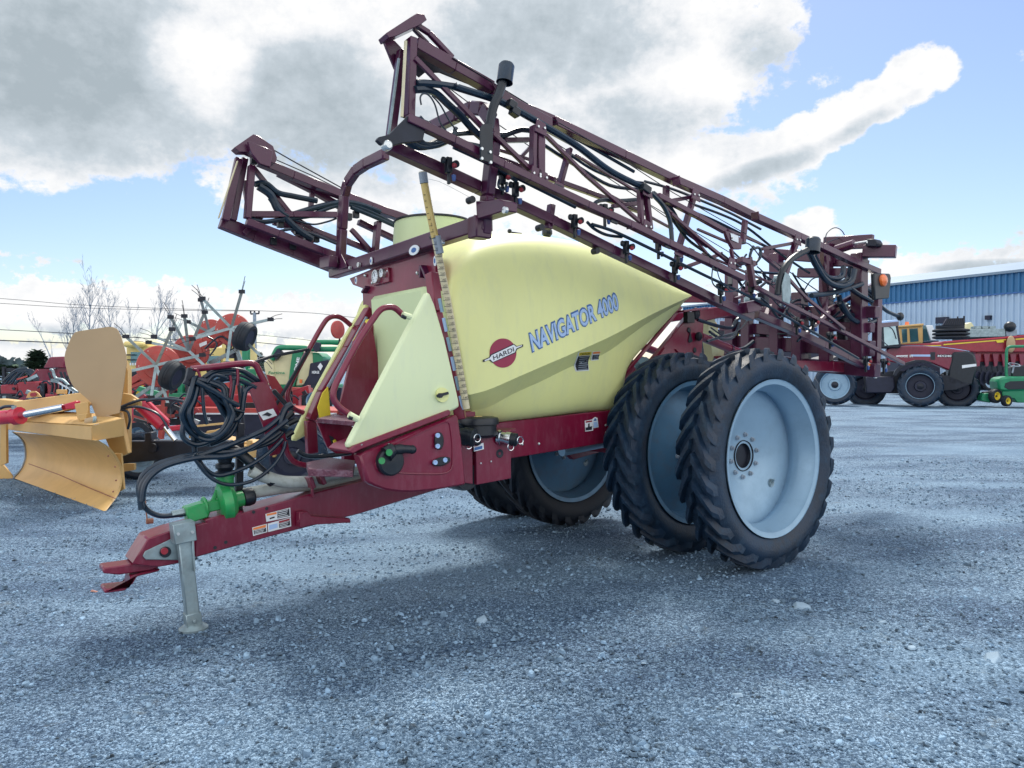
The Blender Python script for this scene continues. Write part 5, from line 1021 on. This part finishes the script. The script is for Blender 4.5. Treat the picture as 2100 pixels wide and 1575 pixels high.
# ---- backhoe cab
C = Fr('backhoe_loader', 'tan framed machine cab with an orange beacon between tractor and tyre stack', 'loader', 1880, 42, -6)
C.fp('cab', '1842,671 1846,668 1890,666 1894,669 1894,704 1846,706', 'tan', .2, 1.6, bevel=.05); C.fp('cab_roof', '1840,668 1895,663 1895,668 1842,672', 'tan', .0, 2.0, bevel=.04)
for a in ('1849,675 1860,674 1861,702 1851,703', '1865,674 1882,673 1884,700 1867,702'): C.fp('window', a, 'dglass', .18, .03)
C.fp('window', '1892,669 1898,667 1907,698 1894,700', 'dglass', .2, 1.2); C.fp('rear_panel', '1899,667 1913,667 1921,690 1919,698 1908,698', 'white', .3, 1.2, bevel=.03); C.fp('body', '1842,704 1925,698 1930,800 1842,800', 'navy', .3, 1.6)
bk = C.part(MB().lathe(C.q(1860, 667, .6), (0, 0, 1), [(.12, 0), (.11, .14), (.08, .2), (1e-3, .2)], 14), 'beacon', 'amber'); C.wheel(C.q(1870, 795, .1), .5, .35, -6)
# ---- tyre stack, grate, blocks: each its own
for i in range(4):
    w_ = Fr('stacked_tyre', 'black tyre, %s in the flat pile beyond the red grain drill' % ('lowest', 'second from the bottom', 'third from the bottom', 'topmost')[i], 'tyre', 1950, 40, 0, 'black tyres piled beyond the grain drill')
    w_.part(MB().lathe(w_.q(1950-(i == 3)*2, 692-i*7, 0), (0, 0, 1), [(.45, -.08), (.7, -.09), (.88-(i == 3)*.2, -.05), (.9-(i == 3)*.2, 0), (.88-(i == 3)*.2, .05), (.7, .09), (.45, .08)], 36, True), 'tread', 'fartyre')
w_ = Fr('steel_grate', 'dark slatted steel grate standing behind the pile of black tyres', 'grate', 1956, 42, 0)
w_.fp('frame', '1933,668 1942,653 1977,652 1979,667', 'navy', 0, .1)
for i in range(9): w_.fp('slat', '%g,667 %g,653 %g,653 %g,667' % (1937+i*4.5, 1943+i*4, 1944.6+i*4, 1939+i*4.5), 'black', -.03, .03)
w_.ft('post', '1964,655 1964,649', 'dark', 0, .04, sm=1); w_.ft('post', '1977,665 1977,648', 'dark', 0, .05, sm=1)
w_ = Fr('flatbed_trailer', 'grey flatbed with low side boards behind the long grain drill hopper', 'trailer', 2035, 41, -6)
w_.fp('side_board', '1985,675 2062,674 2062,690 1985,692', 'galv', 0, 2, bevel=.02); w_.fp('side_board', '2064,675 2086,675 2086,688 2064,690', 'grey', 0, 2, bevel=.02); w_.fp('bed', '1985,690 2100,686 2100,800 1985,800', 'dark', .2, 1.8)
for x in (2000, 2015, 2030): w_.fp('load', '%g,669 %g,668 %g,674 %g,674' % (x, x+12, x+12, x), 'galv', .2, .5)
w_.part(MB().ball(w_.q(2071, 670, 0), .3, 10), 'load_bundle', 'black')
w_.wheel(w_.q(2030, 785, -.1), .45, .3, -6)
w_ = Fr('parts_box', 'pale crate leaning beside the flatbed behind the tyres', 'crate', 1990, 43, 0); w_.fp('body', '1981,674 1984,664 1992,661 1998,670 1996,675', 'cream', 0, .6)
# ---- mower
Z = Fr('ride_on_mower', 'green ride-on front mower with yellow wheel hubs at the right edge', 'mower', 2060, 29.5, -15)
Z.fp('hood', '2046,779 2056,774 2070,772 2130,772 2135,800 2060,803 2048,800', 'kgreen', 0, 1.0, bevel=.08); Z.fp('grille', '2062,786 2072,782 2130,780 2130,797 2068,799 2060,794', 'black', -.02, .04, bevel=.01); Z.fp('chassis', '2055,800 2130,800 2130,826 2086,826 2080,818 2056,814', 'kgreen', .1, .8, bevel=.03)
Z.ft('roll_bar', '2068,774 2064,768 2064,730 2065,717 2070,711.5 2085,710.5 2150,710', 'kgreen', .3, .055, n=12); Z.fp('seat', '2074,752 2100,749 2130,749 2130,775 2074,774', 'black', .3, .5, bevel=.05)
c = Z.q(2080, 748, .2); Z.part(MB().tube([c+Vector((.20*math.cos(k*PI/8), .2*math.sin(k*PI/8), .07*math.sin(k*PI/8))) for k in range(16)], .018, 6, 0, True), 'steering_wheel', 'grey'); Z.ft('steering_column', '2080,748 2076,765', 'grey', .2, .03, sm=1)
Z.wheel(Z.q(2041, 812, .1), .29, .22, 20, rm='yellow', rr=.5, lug=.01); Z.wheel(Z.q(2064, 822, -.15), .22, .18, 20, rm='yellow', rr=.5, lug=.01); Z.wheel(Z.q(2125, 820, .2), .26, .2, 20, rm='yellow', rr=.5, lug=.01)
Z.fp('mower_deck', '2014,812 2020,806 2040,806 2045,820 2030,826 2012,822', 'kgreen', .2, 1.0, bevel=.03); Z.fp('deck_arm', '2018,804 2034,802 2034,808 2018,809', 'dark', .3, .3)
# ---- small machines seen through the gap below the boom
q_ = BG('orange_loader', 'small orange machine part seen through the gap under the folded boom', 'loader', 1465, 24); q_.poly('body', '1456,648 1470,662 1474,676 1456,676', 'tan', 1.0, bevel=.03); q_.slab('base', 1440, 676, 1560, 780, 'dark', 1.5, 24.5); q_.wheel(W(1480, 800, 23.8), .55, .4, 5)
q_ = BG('yellow_sprayer_rig', 'yellow and dark machine low behind the big wheels of the sprayer', 'implement', 1500, 20); q_.poly('jet', '1492,700 1500,690 1508,686 1516,685 1512,697 1500,703', 'yellow', .1); q_.slab('body', 1470, 706, 1680, 745, 'navy', 1.0, 20.3, bevel=.02); q_.slab('tank', 1515, 686, 1548, 694, 'lblue', .4, 20.1, bevel=.02); q_.wheel(W(1560, 815, 20), .5, .4, 5)
# ------------------------------------------------------------------ vegetation, pole, wires
bark = mat('grey_bark', (.26, .30, .36), .9, var=.3, scale=3); leafm = mat('dark_conifer_foliage', (.035, .07, .04), .8, var=.5, scale=2); M['bark'] = bark; M['leaf'] = leafm
def bare_tree(px, top, Y, base_w, lean, spread, seed, label, dens=1.):
    rt = random.Random(seed); b0 = W(px, 750, Y); b0.z = -.15; hgt = W(px, top, Y).z-b0.z
    root = thing('bare_tree', label, 'tree', b0, 'bare trees along the yard edge')
    tr = MB(); tw_ = MB()
    def grow(mb, p, d, L_, r, lev):
        pts = [p]; k = 5; q = p.copy(); dd_ = d.copy()
        for i in range(k):
            dd_ = (dd_+Vector((rt.uniform(-.10, .10), rt.uniform(-.10, .10), .06 if lev else .0))).normalized(); q = q+dd_*L_/k; pts.append(q.copy())
        mb.tube(pts, [max(.008, r*(1-.8*i/k)) for i in range(k+1)], 5 if lev < 2 else 3, 0, cap=False)
        if lev >= 3: return
        nb = int((16, 6, 3)[lev]*dens)
        for i in range(nb):
            t_ = rt.uniform(.25 if lev == 0 else .2, .98); j = min(k-1, int(t_*k)); pp = pts[j].lerp(pts[j+1], t_*k-j); a = rt.uniform(0, 2*PI)
            side = Vector((math.cos(a), math.sin(a), 0)); nd = (dd_*.95+side*spread*rt.uniform(.6, 1.2)).normalized(); 
            grow(tw_ , pp, nd, L_*rt.uniform(.30, .48)*(1.1-t_*.5), r*(1-.75*t_)*.55, lev+1)
    grow(tr, b0, Vector((lean, 0, 1)).normalized(), hgt, base_w*1.1, 0)
    for mb, nm in ((tr, 'trunk'), (tw_, 'crown')):
        o_ = mb.build(nm, bark, None, 0, 60, b0, recalc=False); o_.location = (0, 0, 0); o_.parent = root
bare_tree(187, 584, 70, .11, 0, .6, 1, 'tallest bare tree, standing just above the tan plate of the grader')
bare_tree(140, 630, 74, .09, .02, .6, 2, 'low spreading bare tree left of the tallest bare tree', 1.2)
bare_tree(124, 660, 60, .07, -.28, .4, 3, 'thin bare sapling leaning left beside the dark red hood', .5)
bare_tree(243, 612, 72, .09, .03, .7, 4, 'bare tree with a wide crown right of the tallest bare tree', 1.2)
bare_tree(308, 612, 72, .09, 0, .6, 5, 'bare tree above the lower left tedder rotor', 1.1)
bare_tree(345, 614, 76, .07, 0, .4, 6, 'slim bare tree between the tedder tine arms', .8)
bare_tree(365, 622, 78, .06, .02, .4, 7, 'slender pale bare tree right of the slim one behind the tedder', .7)
bare_tree(420, 632, 76, .07, 0, .5, 8, 'bare tree behind the upper tedder rotors', .9)
bare_tree(160, 640, 78, .06, .1, .5, 9, 'thin bare tree just left of the tallest one behind it', .9)
bare_tree(270, 640, 80, .06, -.06, .5, 10, 'small bare tree between two wider bare trees', .9)
def bush(name, label, px, top, Y, wpx, seed, n_=1500, cone=True):
    rt = random.Random(seed); b0 = W(px, 750, Y); b0.z = -.15; h_ = W(px, top, Y).z-b0.z; rw = wpx*Y/1500
    root = thing(name, label, 'tree' if cone else 'bush', b0); mb = MB()
    for i in range(n_):
        t_ = rt.random()**.8; rad = rw*((1-t_)**.7 if cone else math.sqrt(max(0, 1-t_*t_)))*rt.uniform(.25, 1.05); a = rt.uniform(0, 2*PI); c = b0+Vector((rad*math.cos(a), rad*math.sin(a), h_*t_*rt.uniform(.95, 1.02)))
        s_ = rt.uniform(.10, .28); u_ = Vector((math.cos(a), math.sin(a), rt.uniform(-.1, .5))).normalized()*s_*1.3; v_ = Vector((-math.sin(a), math.cos(a), rt.uniform(-.3, .3)))*s_*.5
        o_ = len(mb.v); mb.v += [c, c+u_*.5+v_, c+u_, c+u_*.5-v_]; mb.f.append((o_, o_+1, o_+2, o_+3))
    o_ = mb.build('crown', leafm, None, 0, 0, b0, recalc=False); o_.location = (0, 0, 0); o_.parent = root
    o_ = MB().tube([b0, b0+Vector((0, 0, h_*.95))], [.12, .02], 6).build('trunk', bark, None, 0, 60, b0); o_.location = (0, 0, 0); o_.parent = root
bush('conifer', 'dark green conifer behind the hoses of the red implement', 76, 722, 32, 40, 1, 1600)
bush('evergreen_shrub', 'low dark evergreen shrub left of the conifer at the photo edge', 15, 752, 30, 45, 2, 900, False)
bush('conifer', 'small dark conifer beside the green auger tube', 530, 722, 60, 24, 3, 700)
bush('evergreen_shrub', 'distant dark hedge behind the sprayer hose coils', 450, 735, 90, 120, 4, 1500, False)
tl = MB(); rt = random.Random(8)
for i in range(9000):
    a = R(rt.uniform(-50, 50)); d_0 = rt.uniform(230, 260); c = Vector((d_0*math.sin(a), d_0*math.cos(a), rt.uniform(-.5, 2.2+1.8*noise.noise(Vector((a*30, 0, 0)))+rt.random()*1.5))); s_ = rt.uniform(.7, 1.6); u_ = Vector((s_, 0, rt.uniform(-.6, .6))); v_ = Vector((rt.uniform(-.4, .4), .2, s_*.6)); o_ = len(tl.v); tl.v += [c-u_, c-v_, c+u_, c+v_]; tl.f.append((o_, o_+1, o_+2, o_+3))
o_ = tl.build('treeline', mat('far_foliage', (.05, .08, .09), .9, var=.3, scale=.1), None, 0, 0, recalc=False); o_['kind'] = 'stuff'; 
pb = W(523, 750, 55); pb.z = -.15; pole = thing('utility_pole', 'grey wooden utility pole with a short crossarm behind the tedder', 'utility pole', pb)
def pp_(mb, nm, m): o_ = mb.build(nm, M[m], None, 0, 35, pb); o_.location = (0, 0, 0); o_.parent = pole
pp_(MB().tube([pb, W(522, 641, 55)], [.16, .12], 10), 'pole', 'grey'); pp_(MB().beam(W(514, 644, 55), W(531, 643, 55), .10, .10), 'crossarm', 'dark')
for x in (514, 522, 531): pp_(MB().tube([W(x, 643, 55), W(x, 637, 55)], .06, 8), 'insulator', 'dark')
for i, (s_, r, lab) in enumerate((('-500,575 0,612 160,625 350,633 523,637', .03, 'topmost thin wire running left from the pole crossarm'), ('-500,592 0,622 160,631 350,636 523,638', .03, 'second thin wire just below the topmost one on the left'), ('-500,650 0,676 150,684 330,695 523,700', .045, 'middle wire crossing the sky at the left edge'), ('-500,680 0,698 150,704 330,712 523,716', .07, 'thick lowest wire at the left edge'),
      ('523,637 640,642 800,655 1300,668', .03, 'upper wire running right from the pole'), ('523,686 620,696 760,712 1300,725', .03, 'middle wire running right from the pole above the baler'), ('525,702 620,711 760,722 1300,730', .045, 'thick wire running right just above the baler pipes'))):
    p = P2(s_); pts = [W(x, y, 56 if i < 4 else 54.5) for x, y in p]; tag(MB().tube(pts, r*.6, 5, 6).build('overhead_wire', M['dark'], None, 0, 60, pts[0]), lab, 'wire', 'overhead wires by the utility pole')
# ---- flat stones lying on the gravel
for i, (x, y, s_, lab) in enumerate(((1590, 1232, .06, 'pale flat stone just below the front wheel'), (1648, 1245, .11, 'largest pale flat stone in front of the outer wheel'), (985, 1272, .07, 'pale flat stone in the shade left of centre'), (1810, 1276, .05, 'pale stone right of the outer wheel'), (2035, 1352, .10, 'dark stone pressed into the ground at the right edge'), (1512, 1425, .055, 'square pale stone at the lower middle right'), (1870, 1328, .045, 'thin pale chip above the dark stone'), (1190, 1060, .05, 'rough stone near the far inner wheel'), (1770, 1395, .03, 'small chip at the lower right'), (195, 1213, .05, 'reddish flat stone left of the hitch'), (1600, 1500, .03, 'small pale chip at the bottom'), (1320, 1360, .035, 'small chip below the shaded area'), (1100, 1375, .03, 'little white stone near the centre bottom'), (880, 1290, .03, 'little grey stone in the shade left'))):
    p = G(x, y); mb = MB(); pebble(mb, p.x, p.y, s_*.62, .2, p.z+.002); tag(mb.build('flat_stone', M['redst'] if i == 9 else SM2, None, .003, 0, p), lab, 'stone', 'flat stones lying on the gravel')
# ------------------------------------------------------------------ ground
def stone_mat(name, dark, light, sc):
    m = D.materials.new(name); m.use_nodes = True; nt = m.node_tree; n = nt.nodes; L = nt.links; b = n['Principled BSDF']
    tc = n.new('ShaderNodeTexCoord')
    def nz(s, d=6, r=.6):
        x = n.new('ShaderNodeTexNoise'); x.inputs['Scale'].default_value = s; x.inputs['Detail'].default_value = d; x.inputs['Roughness'].default_value = r
        L.new(tc.outputs['Object'], x.inputs['Vector']); return x
    vo = n.new('ShaderNodeTexVoronoi'); vo.inputs['Scale'].default_value = 84; vo.inputs['Randomness'].default_value = 1
    nw = nz(14, 3); mx0 = n.new('ShaderNodeMixRGB'); mx0.blend_type = 'ADD'; mx0.inputs[0].default_value = .05
    L.new(tc.outputs['Object'], mx0.inputs[1]); L.new(nw.outputs['Color'], mx0.inputs[2]); L.new(mx0.outputs[0], vo.inputs['Vector'])
    vo2 = n.new('ShaderNodeTexVoronoi'); vo2.inputs['Scale'].default_value = 190; L.new(tc.outputs['Object'], vo2.inputs['Vector'])
    # each stone its own tone
    sp = n.new('ShaderNodeSeparateColor'); L.new(vo.outputs['Color'], sp.inputs[0])
    sp2 = n.new('ShaderNodeSeparateColor'); L.new(vo2.outputs['Color'], sp2.inputs[0])
    ad = n.new('ShaderNodeMath'); ad.operation = 'ADD'; L.new(sp.outputs[0], ad.inputs[0]); L.new(sp2.outputs[1], ad.inputs[1])
    hf = n.new('ShaderNodeMath'); hf.operation = 'MULTIPLY'; hf.inputs[1].default_value = .5; L.new(ad.outputs[0], hf.inputs[0])
    rp = n.new('ShaderNodeValToRGB'); e = rp.color_ramp.elements; e[0].position = .22; e[1].position = .86
    e[0].color = tuple(dark)+(1,); e[1].color = tuple(light)+(1,)
    k = e.new(.58); k.color = tuple((a+c)/2*.72 for a, c in zip(dark, light))+(1,)
    L.new(hf.outputs[0], rp.inputs['Fac'])
    # wheel track streaks with dark diagonal shade bands painted in and pale dusty areas
    mp = n.new('ShaderNodeMapping'); mp.inputs['Rotation'].default_value = (0, 0, R(20)); mp.inputs['Scale'].default_value = (.5, 1.1, 1)
    L.new(tc.outputs['Object'], mp.inputs['Vector'])
    st = n.new('ShaderNodeTexNoise'); st.inputs['Scale'].default_value = 1.1; st.inputs['Detail'].default_value = 7; st.inputs['Roughness'].default_value = .62; L.new(mp.outputs[0], st.inputs['Vector'])
    r3 = n.new('ShaderNodeValToRGB'); r3.color_ramp.elements[0].position = .38; r3.color_ramp.elements[1].position = .62
    r3.color_ramp.elements[0].color = (.56, .62, .70, 1); r3.color_ramp.elements[1].color = (1.2, 1.18, 1.15, 1); L.new(st.outputs['Fac'], r3.inputs['Fac'])
    mu = n.new('ShaderNodeMixRGB'); mu.blend_type = 'MULTIPLY'; mu.inputs[0].default_value = 1; L.new(rp.outputs['Color'], mu.inputs[1]); L.new(r3.outputs['Color'], mu.inputs[2])
    # packed worn patches: fine dusty tone with less relief
    pn = n.new('ShaderNodeTexNoise'); pn.inputs['Scale'].default_value = .42; pn.inputs['Detail'].default_value = 6; pn.inputs['Roughness'].default_value = .55; L.new(mp.outputs[0], pn.inputs['Vector'])
    pr_ = n.new('ShaderNodeMapRange'); pr_.inputs['From Min'].default_value = .47; pr_.inputs['From Max'].default_value = .6; pr_.inputs['To Max'].default_value = .42; L.new(pn.outputs['Fac'], pr_.inputs['Value'])
    fnz = nz(160, 3); fr = n.new('ShaderNodeValToRGB'); fr.color_ramp.elements[0].position = .3; fr.color_ramp.elements[1].position = .7; fr.color_ramp.elements[0].color = (.09, .17, .26, 1); fr.color_ramp.elements[1].color = (.24, .36, .48, 1); L.new(fnz.outputs['Fac'], fr.inputs['Fac'])
    wm = n.new('ShaderNodeMixRGB'); L.new(pr_.outputs['Result'], wm.inputs[0]); L.new(mu.outputs[0], wm.inputs[1]); L.new(fr.outputs['Color'], wm.inputs[2]); mu = wm
    # a few ochre leaves and dry grass tint
    g = nz(3.1, 8, .75); r4 = n.new('ShaderNodeValToRGB'); r4.color_ramp.elements[0].position = .60; r4.color_ramp.elements[1].position = .74
    r4.color_ramp.elements[0].color = (0, 0, 0, 1); r4.color_ramp.elements[1].color = (.55, .55, .55, 1); L.new(g.outputs['Fac'], r4.inputs['Fac'])
    m2 = n.new('ShaderNodeMixRGB'); m2.inputs[2].default_value = (.19, .19, .15, 1); L.new(r4.outputs['Color'], m2.inputs[0]); L.new(mu.outputs[0], m2.inputs[1])
    L.new(m2.outputs[0], b.inputs['Base Color']); b.inputs['Roughness'].default_value = .8; b.inputs['Specular IOR Level'].default_value = .3
    # relief
    def inv(x):
        q = n.new('ShaderNodeMath'); q.operation = 'SUBTRACT'; q.inputs[0].default_value = 1; L.new(x, q.inputs[1]); return q.outputs[0]
    h1 = n.new('ShaderNodeMath'); h1.operation = 'MULTIPLY_ADD'; h1.inputs[1].default_value = .6; L.new(inv(vo.outputs['Distance']), h1.inputs[0])
    h2 = n.new('ShaderNodeMath'); h2.operation = 'MULTIPLY'; h2.inputs[1].default_value = .35; L.new(inv(vo2.outputs['Distance']), h2.inputs[0]); L.new(h2.outputs[0], h1.inputs[2])
    h3 = n.new('ShaderNodeMath'); h3.operation = 'MULTIPLY_ADD'; h3.inputs[1].default_value = .9; L.new(nz(7, 6).outputs['Fac'], h3.inputs[0]); L.new(h1.outputs[0], h3.inputs[2])
    bp = n.new('ShaderNodeBump'); bs_ = n.new('ShaderNodeMath'); bs_.operation = 'MULTIPLY_ADD'; bs_.inputs[1].default_value = -.8; bs_.inputs[2].default_value = 1.; L.new(pr_.outputs['Result'], bs_.inputs[0]); L.new(bs_.outputs[0], bp.inputs['Strength']); bp.inputs['Distance'].default_value = .016
    L.new(h3.outputs[0], bp.inputs['Height']); L.new(bp.outputs['Normal'], b.inputs['Normal'])
    return m
M['gravel'] = stone_mat('gravel', (.012, .048, .105), (.36, .52, .70), 1)
gx = [-400, -200, -100, -60, -40, -30, -22]+[-16+i*.16 for i in range(250)]+[25, 30, 40, 60, 100, 200, 400]
gy = [-60, -20, -8, -3]+[-1+i*.14 for i in range(150)]+[21, 23, 26, 30, 35, 42, 55, 80, 120, 200, 400, 900]
gx = sorted(gx); gy = sorted(gy); gv = []
for y in gy:
    for x in gx:
        z = gh(x, y); d = math.hypot(x, y)
        if d < 26:
            f = min(1, (26-d)/10)
            z += f*(.018*noise.noise(Vector((x*.6, y*1.1, 0)))+.010*noise.noise(Vector((x*2.2, y*2.6, 3)))+.006*noise.noise(Vector((x*5, y*5, 8))))-.004
        gv.append((x, y, z))
gf = [(j*len(gx)+i, j*len(gx)+i+1, (j+1)*len(gx)+i+1, (j+1)*len(gx)+i) for j in range(len(gy)-1) for i in range(len(gx)-1)]
g = MB(); g.add(gv, gf); go = g.build('ground', M['gravel'], None, smooth=180, recalc=False); go['kind'] = 'structure'
pm = MB()
for i in range(34000):
    d = 1.9+13*rs.random()**1.6; a = R(rs.uniform(-39, 39)); pebble(pm, d*math.sin(a), d*math.cos(a), rs.uniform(.004, .010)*(1+d*.05)*(2.2 if rs.random() < .04 else 1), rs.uniform(.35, .8))
po = pm.build('loose_gravel', SM, None, smooth=0, recalc=False); po['kind'] = 'stuff'
# grass tufts / leaves
# ------------------------------------------------------------------ sky and light
w = D.worlds.new('World'); scene.world = w; w.use_nodes = True; nt = w.node_tree; n = nt.nodes; L = nt.links
bg = n['Background']; sky = n.new('ShaderNodeTexSky'); sky.sky_type = 'NISHITA'; sky.sun_disc = False
SUN_AZ, SUN_EL = R(8), R(54)
sky.sun_elevation = SUN_EL; sky.sun_rotation = SUN_AZ; sky.dust_density = .6; sky.ozone_density = 2.5; sky.air_density = 1.0
tc = n.new('ShaderNodeTexCoord'); sx = n.new('ShaderNodeSeparateXYZ'); L.new(tc.outputs['Generated'], sx.inputs[0])
def mth(op, a, b=None, c=None, clamp=False):
    q = n.new('ShaderNodeMath'); q.operation = op; q.use_clamp = clamp
    for i, x in enumerate((a, b, c)):
        if x is None: continue
        if isinstance(x, (int, float)): q.inputs[i].default_value = x
        else: L.new(x, q.inputs[i])
    return q.outputs[0]
az = mth('MULTIPLY', mth('ARCTAN2', sx.outputs[0], sx.outputs[1]), 180/PI)
el = mth('MULTIPLY', mth('ARCSINE', sx.outputs[2]), 180/PI)
cb = n.new('ShaderNodeCombineXYZ'); L.new(az, cb.inputs[0]); L.new(el, cb.inputs[1])
def noise_(scale, det, rough, sxy=(1, 1.6, 1), dist=0, off=0):
    mp = n.new('ShaderNodeMapping'); mp.inputs['Scale'].default_value = sxy; mp.inputs['Location'].default_value = (off, off, off); L.new(cb.outputs[0], mp.inputs['Vector'])
    x = n.new('ShaderNodeTexNoise'); x.inputs['Scale'].default_value = scale; x.inputs['Detail'].default_value = det; x.inputs['Roughness'].default_value = rough; x.inputs['Distortion'].default_value = dist
    L.new(mp.outputs[0], x.inputs['Vector']); return x.outputs['Fac']
def azel(px, py):
    r = ray(px, py).normalized(); return math.degrees(math.atan2(r.x, r.y)), math.degrees(math.asin(r.z))
def blob(px, py, rx, ry, amp, rot=0):
    a, e = azel(px, py); mp = n.new('ShaderNodeMapping'); mp.vector_type = 'TEXTURE'; mp.inputs['Location'].default_value = (a, e, 0); mp.inputs['Rotation'].default_value = (0, 0, R(rot)); mp.inputs['Scale'].default_value = (rx/26.2, ry/26.2, 1)
    L.new(cb.outputs[0], mp.inputs['Vector']); d = n.new('ShaderNodeVectorMath'); d.operation = 'DOT_PRODUCT'; L.new(mp.outputs[0], d.inputs[0]); L.new(mp.outputs[0], d.inputs[1])
    return mth('MULTIPLY_ADD', d.outputs['Value'], -amp, amp)
def union(bl):
    o = bl[0]
    for b_ in bl[1:]: o = mth('MAXIMUM', o, b_)
    return o
clouds = union([blob(500, 30, 1050, 320, 1.2, 3), blob(1220, 110, 470, 290, 1.1), blob(1560, 60, 130, 90, .7), blob(1130, 330, 420, 200, 1.1), blob(150, 290, 330, 90, 1, 10),
    blob(640, 400, 300, 110, .8, -12), blob(1480, 330, 120, 80, 1), blob(1570, 320, 95, 66, 1), blob(1650, 285, 90, 66, 1), blob(1725, 245, 78, 60, 1), blob(1795, 212, 80, 56, 1), blob(1868, 165, 84, 66, 1), blob(1920, 150, 55, 50, 1), blob(1700, 150, 60, 40, .55), blob(1500, 380, 190, 90, .6), blob(230, 625, 330, 66, 1.1), blob(640, 650, 300, 62, .9), blob(300, 735, 800, 42, .8),
    blob(1660, 468, 75, 48, 1), blob(1720, 525, 160, 40, .6), blob(2000, 555, 240, 52, 1), blob(1500, 640, 300, 60, .8), blob(-900, 250, 700, 300, 1), blob(3200, 200, 800, 320, 1)])
clouds = mth('MAXIMUM', clouds, 0)
hole = mth('MAXIMUM', union([blob(2010, 330, 230, 150, 1.0), blob(250, 470, 420, 62, .9), blob(1760, 60, 110, 90, .6)]), 0)
low = mth('MULTIPLY', mth('SUBTRACT', 11, el), 1/6, clamp=True)
n1 = noise_(.13, 8, .58, (1, 1.5, 1), 0); n2 = noise_(.7, 8, .62, (1, 1.25, 1), 0, 5)
nn = mth('ADD', mth('MULTIPLY', mth('SUBTRACT', n1, .5), 1.0), mth('MULTIPLY', mth('SUBTRACT', n2, .5), 1.15))
# broken cloud goes on overhead; unseen cloud behind the camera thickened for fill light
high = mth('MULTIPLY', mth('SUBTRACT', el, 26), 1/20, clamp=True)
base = mth('MAXIMUM', clouds, mth('MULTIPLY', high, .55))
behind = mth('MULTIPLY', mth('SUBTRACT', mth('ABSOLUTE', az), 60), 1/30, clamp=True)
base = mth('MAXIMUM', base, mth('MULTIPLY', behind, .75))
raw = mth('SUBTRACT', mth('ADD', base, nn), hole); raw = mth('ADD', raw, mth('MULTIPLY', low, mth('SUBTRACT', mth('MULTIPLY', mth('SUBTRACT', n2, .5), 1.6), .12)))
mask = n.new('ShaderNodeMapRange'); mask.interpolation_type = 'SMOOTHSTEP'; mask.inputs['From Min'].default_value = .28; mask.inputs['From Max'].default_value = .54; L.new(raw, mask.inputs['Value'])
# thickness decides how grey a cloud looks; the sunward side stays bright
dark = union([blob(130, 130, 420, 210, .95, 5), blob(640, 230, 330, 150, .85, -8), blob(1120, 70, 330, 130, .7), blob(700, 330, 300, 80, .45), blob(1300, 250, 200, 80, .5), blob(1560, 350, 160, 26, .6, 14), blob(1760, 262, 120, 20, .5, 24), blob(1560, 90, 90, 60, .4), blob(2000, 550, 110, 16, .6), blob(230, 690, 500, 26, .45)])
dark = mth('SUBTRACT', mth('MAXIMUM', dark, 0), mth('MAXIMUM', union([blob(410, 130, 120, 110, .7), blob(480, 20, 160, 60, .4)]), 0))
dark = mth('MAXIMUM', dark, mth('MULTIPLY', high, .45))
n3 = noise_(.16, 5, .5, (1, 1.5, 1), 0, 11)
dk = mth('ADD', mth('MULTIPLY', dark, 1.05), mth('MULTIPLY', mth('MULTIPLY_ADD', mth('SUBTRACT', n3, .5), 1.0, mth('MULTIPLY', mth('SUBTRACT', n2, .46), .8)), 1.), clamp=True)
cr_ = n.new('ShaderNodeValToRGB'); e = cr_.color_ramp.elements; e[0].position = 0; e[0].color = (1.0, 1.0, 1.0, 1); e[1].position = 1; e[1].color = (.42, .49, .54, 1)
k = e.new(.22); k.color = (.88, .90, .93, 1); k = e.new(.55); k.color = (.60, .67, .73, 1); L.new(dk, cr_.inputs['Fac'])
sk = n.new('ShaderNodeMixRGB'); sk.blend_type = 'MULTIPLY'; sk.inputs[0].default_value = 1; sk.inputs[2].default_value = SKYMUL; L.new(sky.outputs[0], sk.inputs[1])
mix = n.new('ShaderNodeMixRGB'); L.new(mask.outputs['Result'], mix.inputs[0]); L.new(sk.outputs[0], mix.inputs[1])
cm = n.new('ShaderNodeMixRGB'); cm.blend_type = 'MULTIPLY'; cm.inputs[0].default_value = 1; cm.inputs[2].default_value = (CLOUD*.99, CLOUD, CLOUD*1.02, 1); L.new(cr_.outputs[0], cm.inputs[1]); L.new(cm.outputs[0], mix.inputs[2])
# unseen clouds behind and overhead are brightened as added fill light
fl_ = n.new('ShaderNodeMixRGB'); fl_.blend_type = 'MULTIPLY'; fl_.inputs[0].default_value = 1; L.new(cr_.outputs[0], fl_.inputs[1])
bf = mth('MULTIPLY_ADD', mth('MAXIMUM', behind, mth('MULTIPLY', high, .5)), BACK*CLOUD, CLOUD); cc = n.new('ShaderNodeCombineXYZ')
for i_ in range(3): L.new(bf, cc.inputs[i_])
L.new(cc.outputs[0], fl_.inputs[2]); L.new(fl_.outputs[0], mix.inputs[2])
L.new(mix.outputs[0], bg.inputs['Color']); bg.inputs['Strength'].default_value = .10
sd = D.lights.new('sun', 'SUN'); so = D.objects.new('sun', sd); col.objects.link(so); sd.energy = SUN_E; sd.angle = R(13); sd.color = (1, .95, .86)
dv = Vector((math.sin(SUN_AZ)*math.cos(SUN_EL), math.cos(SUN_AZ)*math.cos(SUN_EL), math.sin(SUN_EL)))
so.rotation_euler = dv.to_track_quat('Z', 'Y').to_euler(); so.location = (0, 0, 30)
scene.view_settings.view_transform = 'Standard'; scene.view_settings.look = 'None'; scene.view_settings.exposure = EXPO; scene.view_settings.gamma = 1
scene.cycles.max_bounces = 5
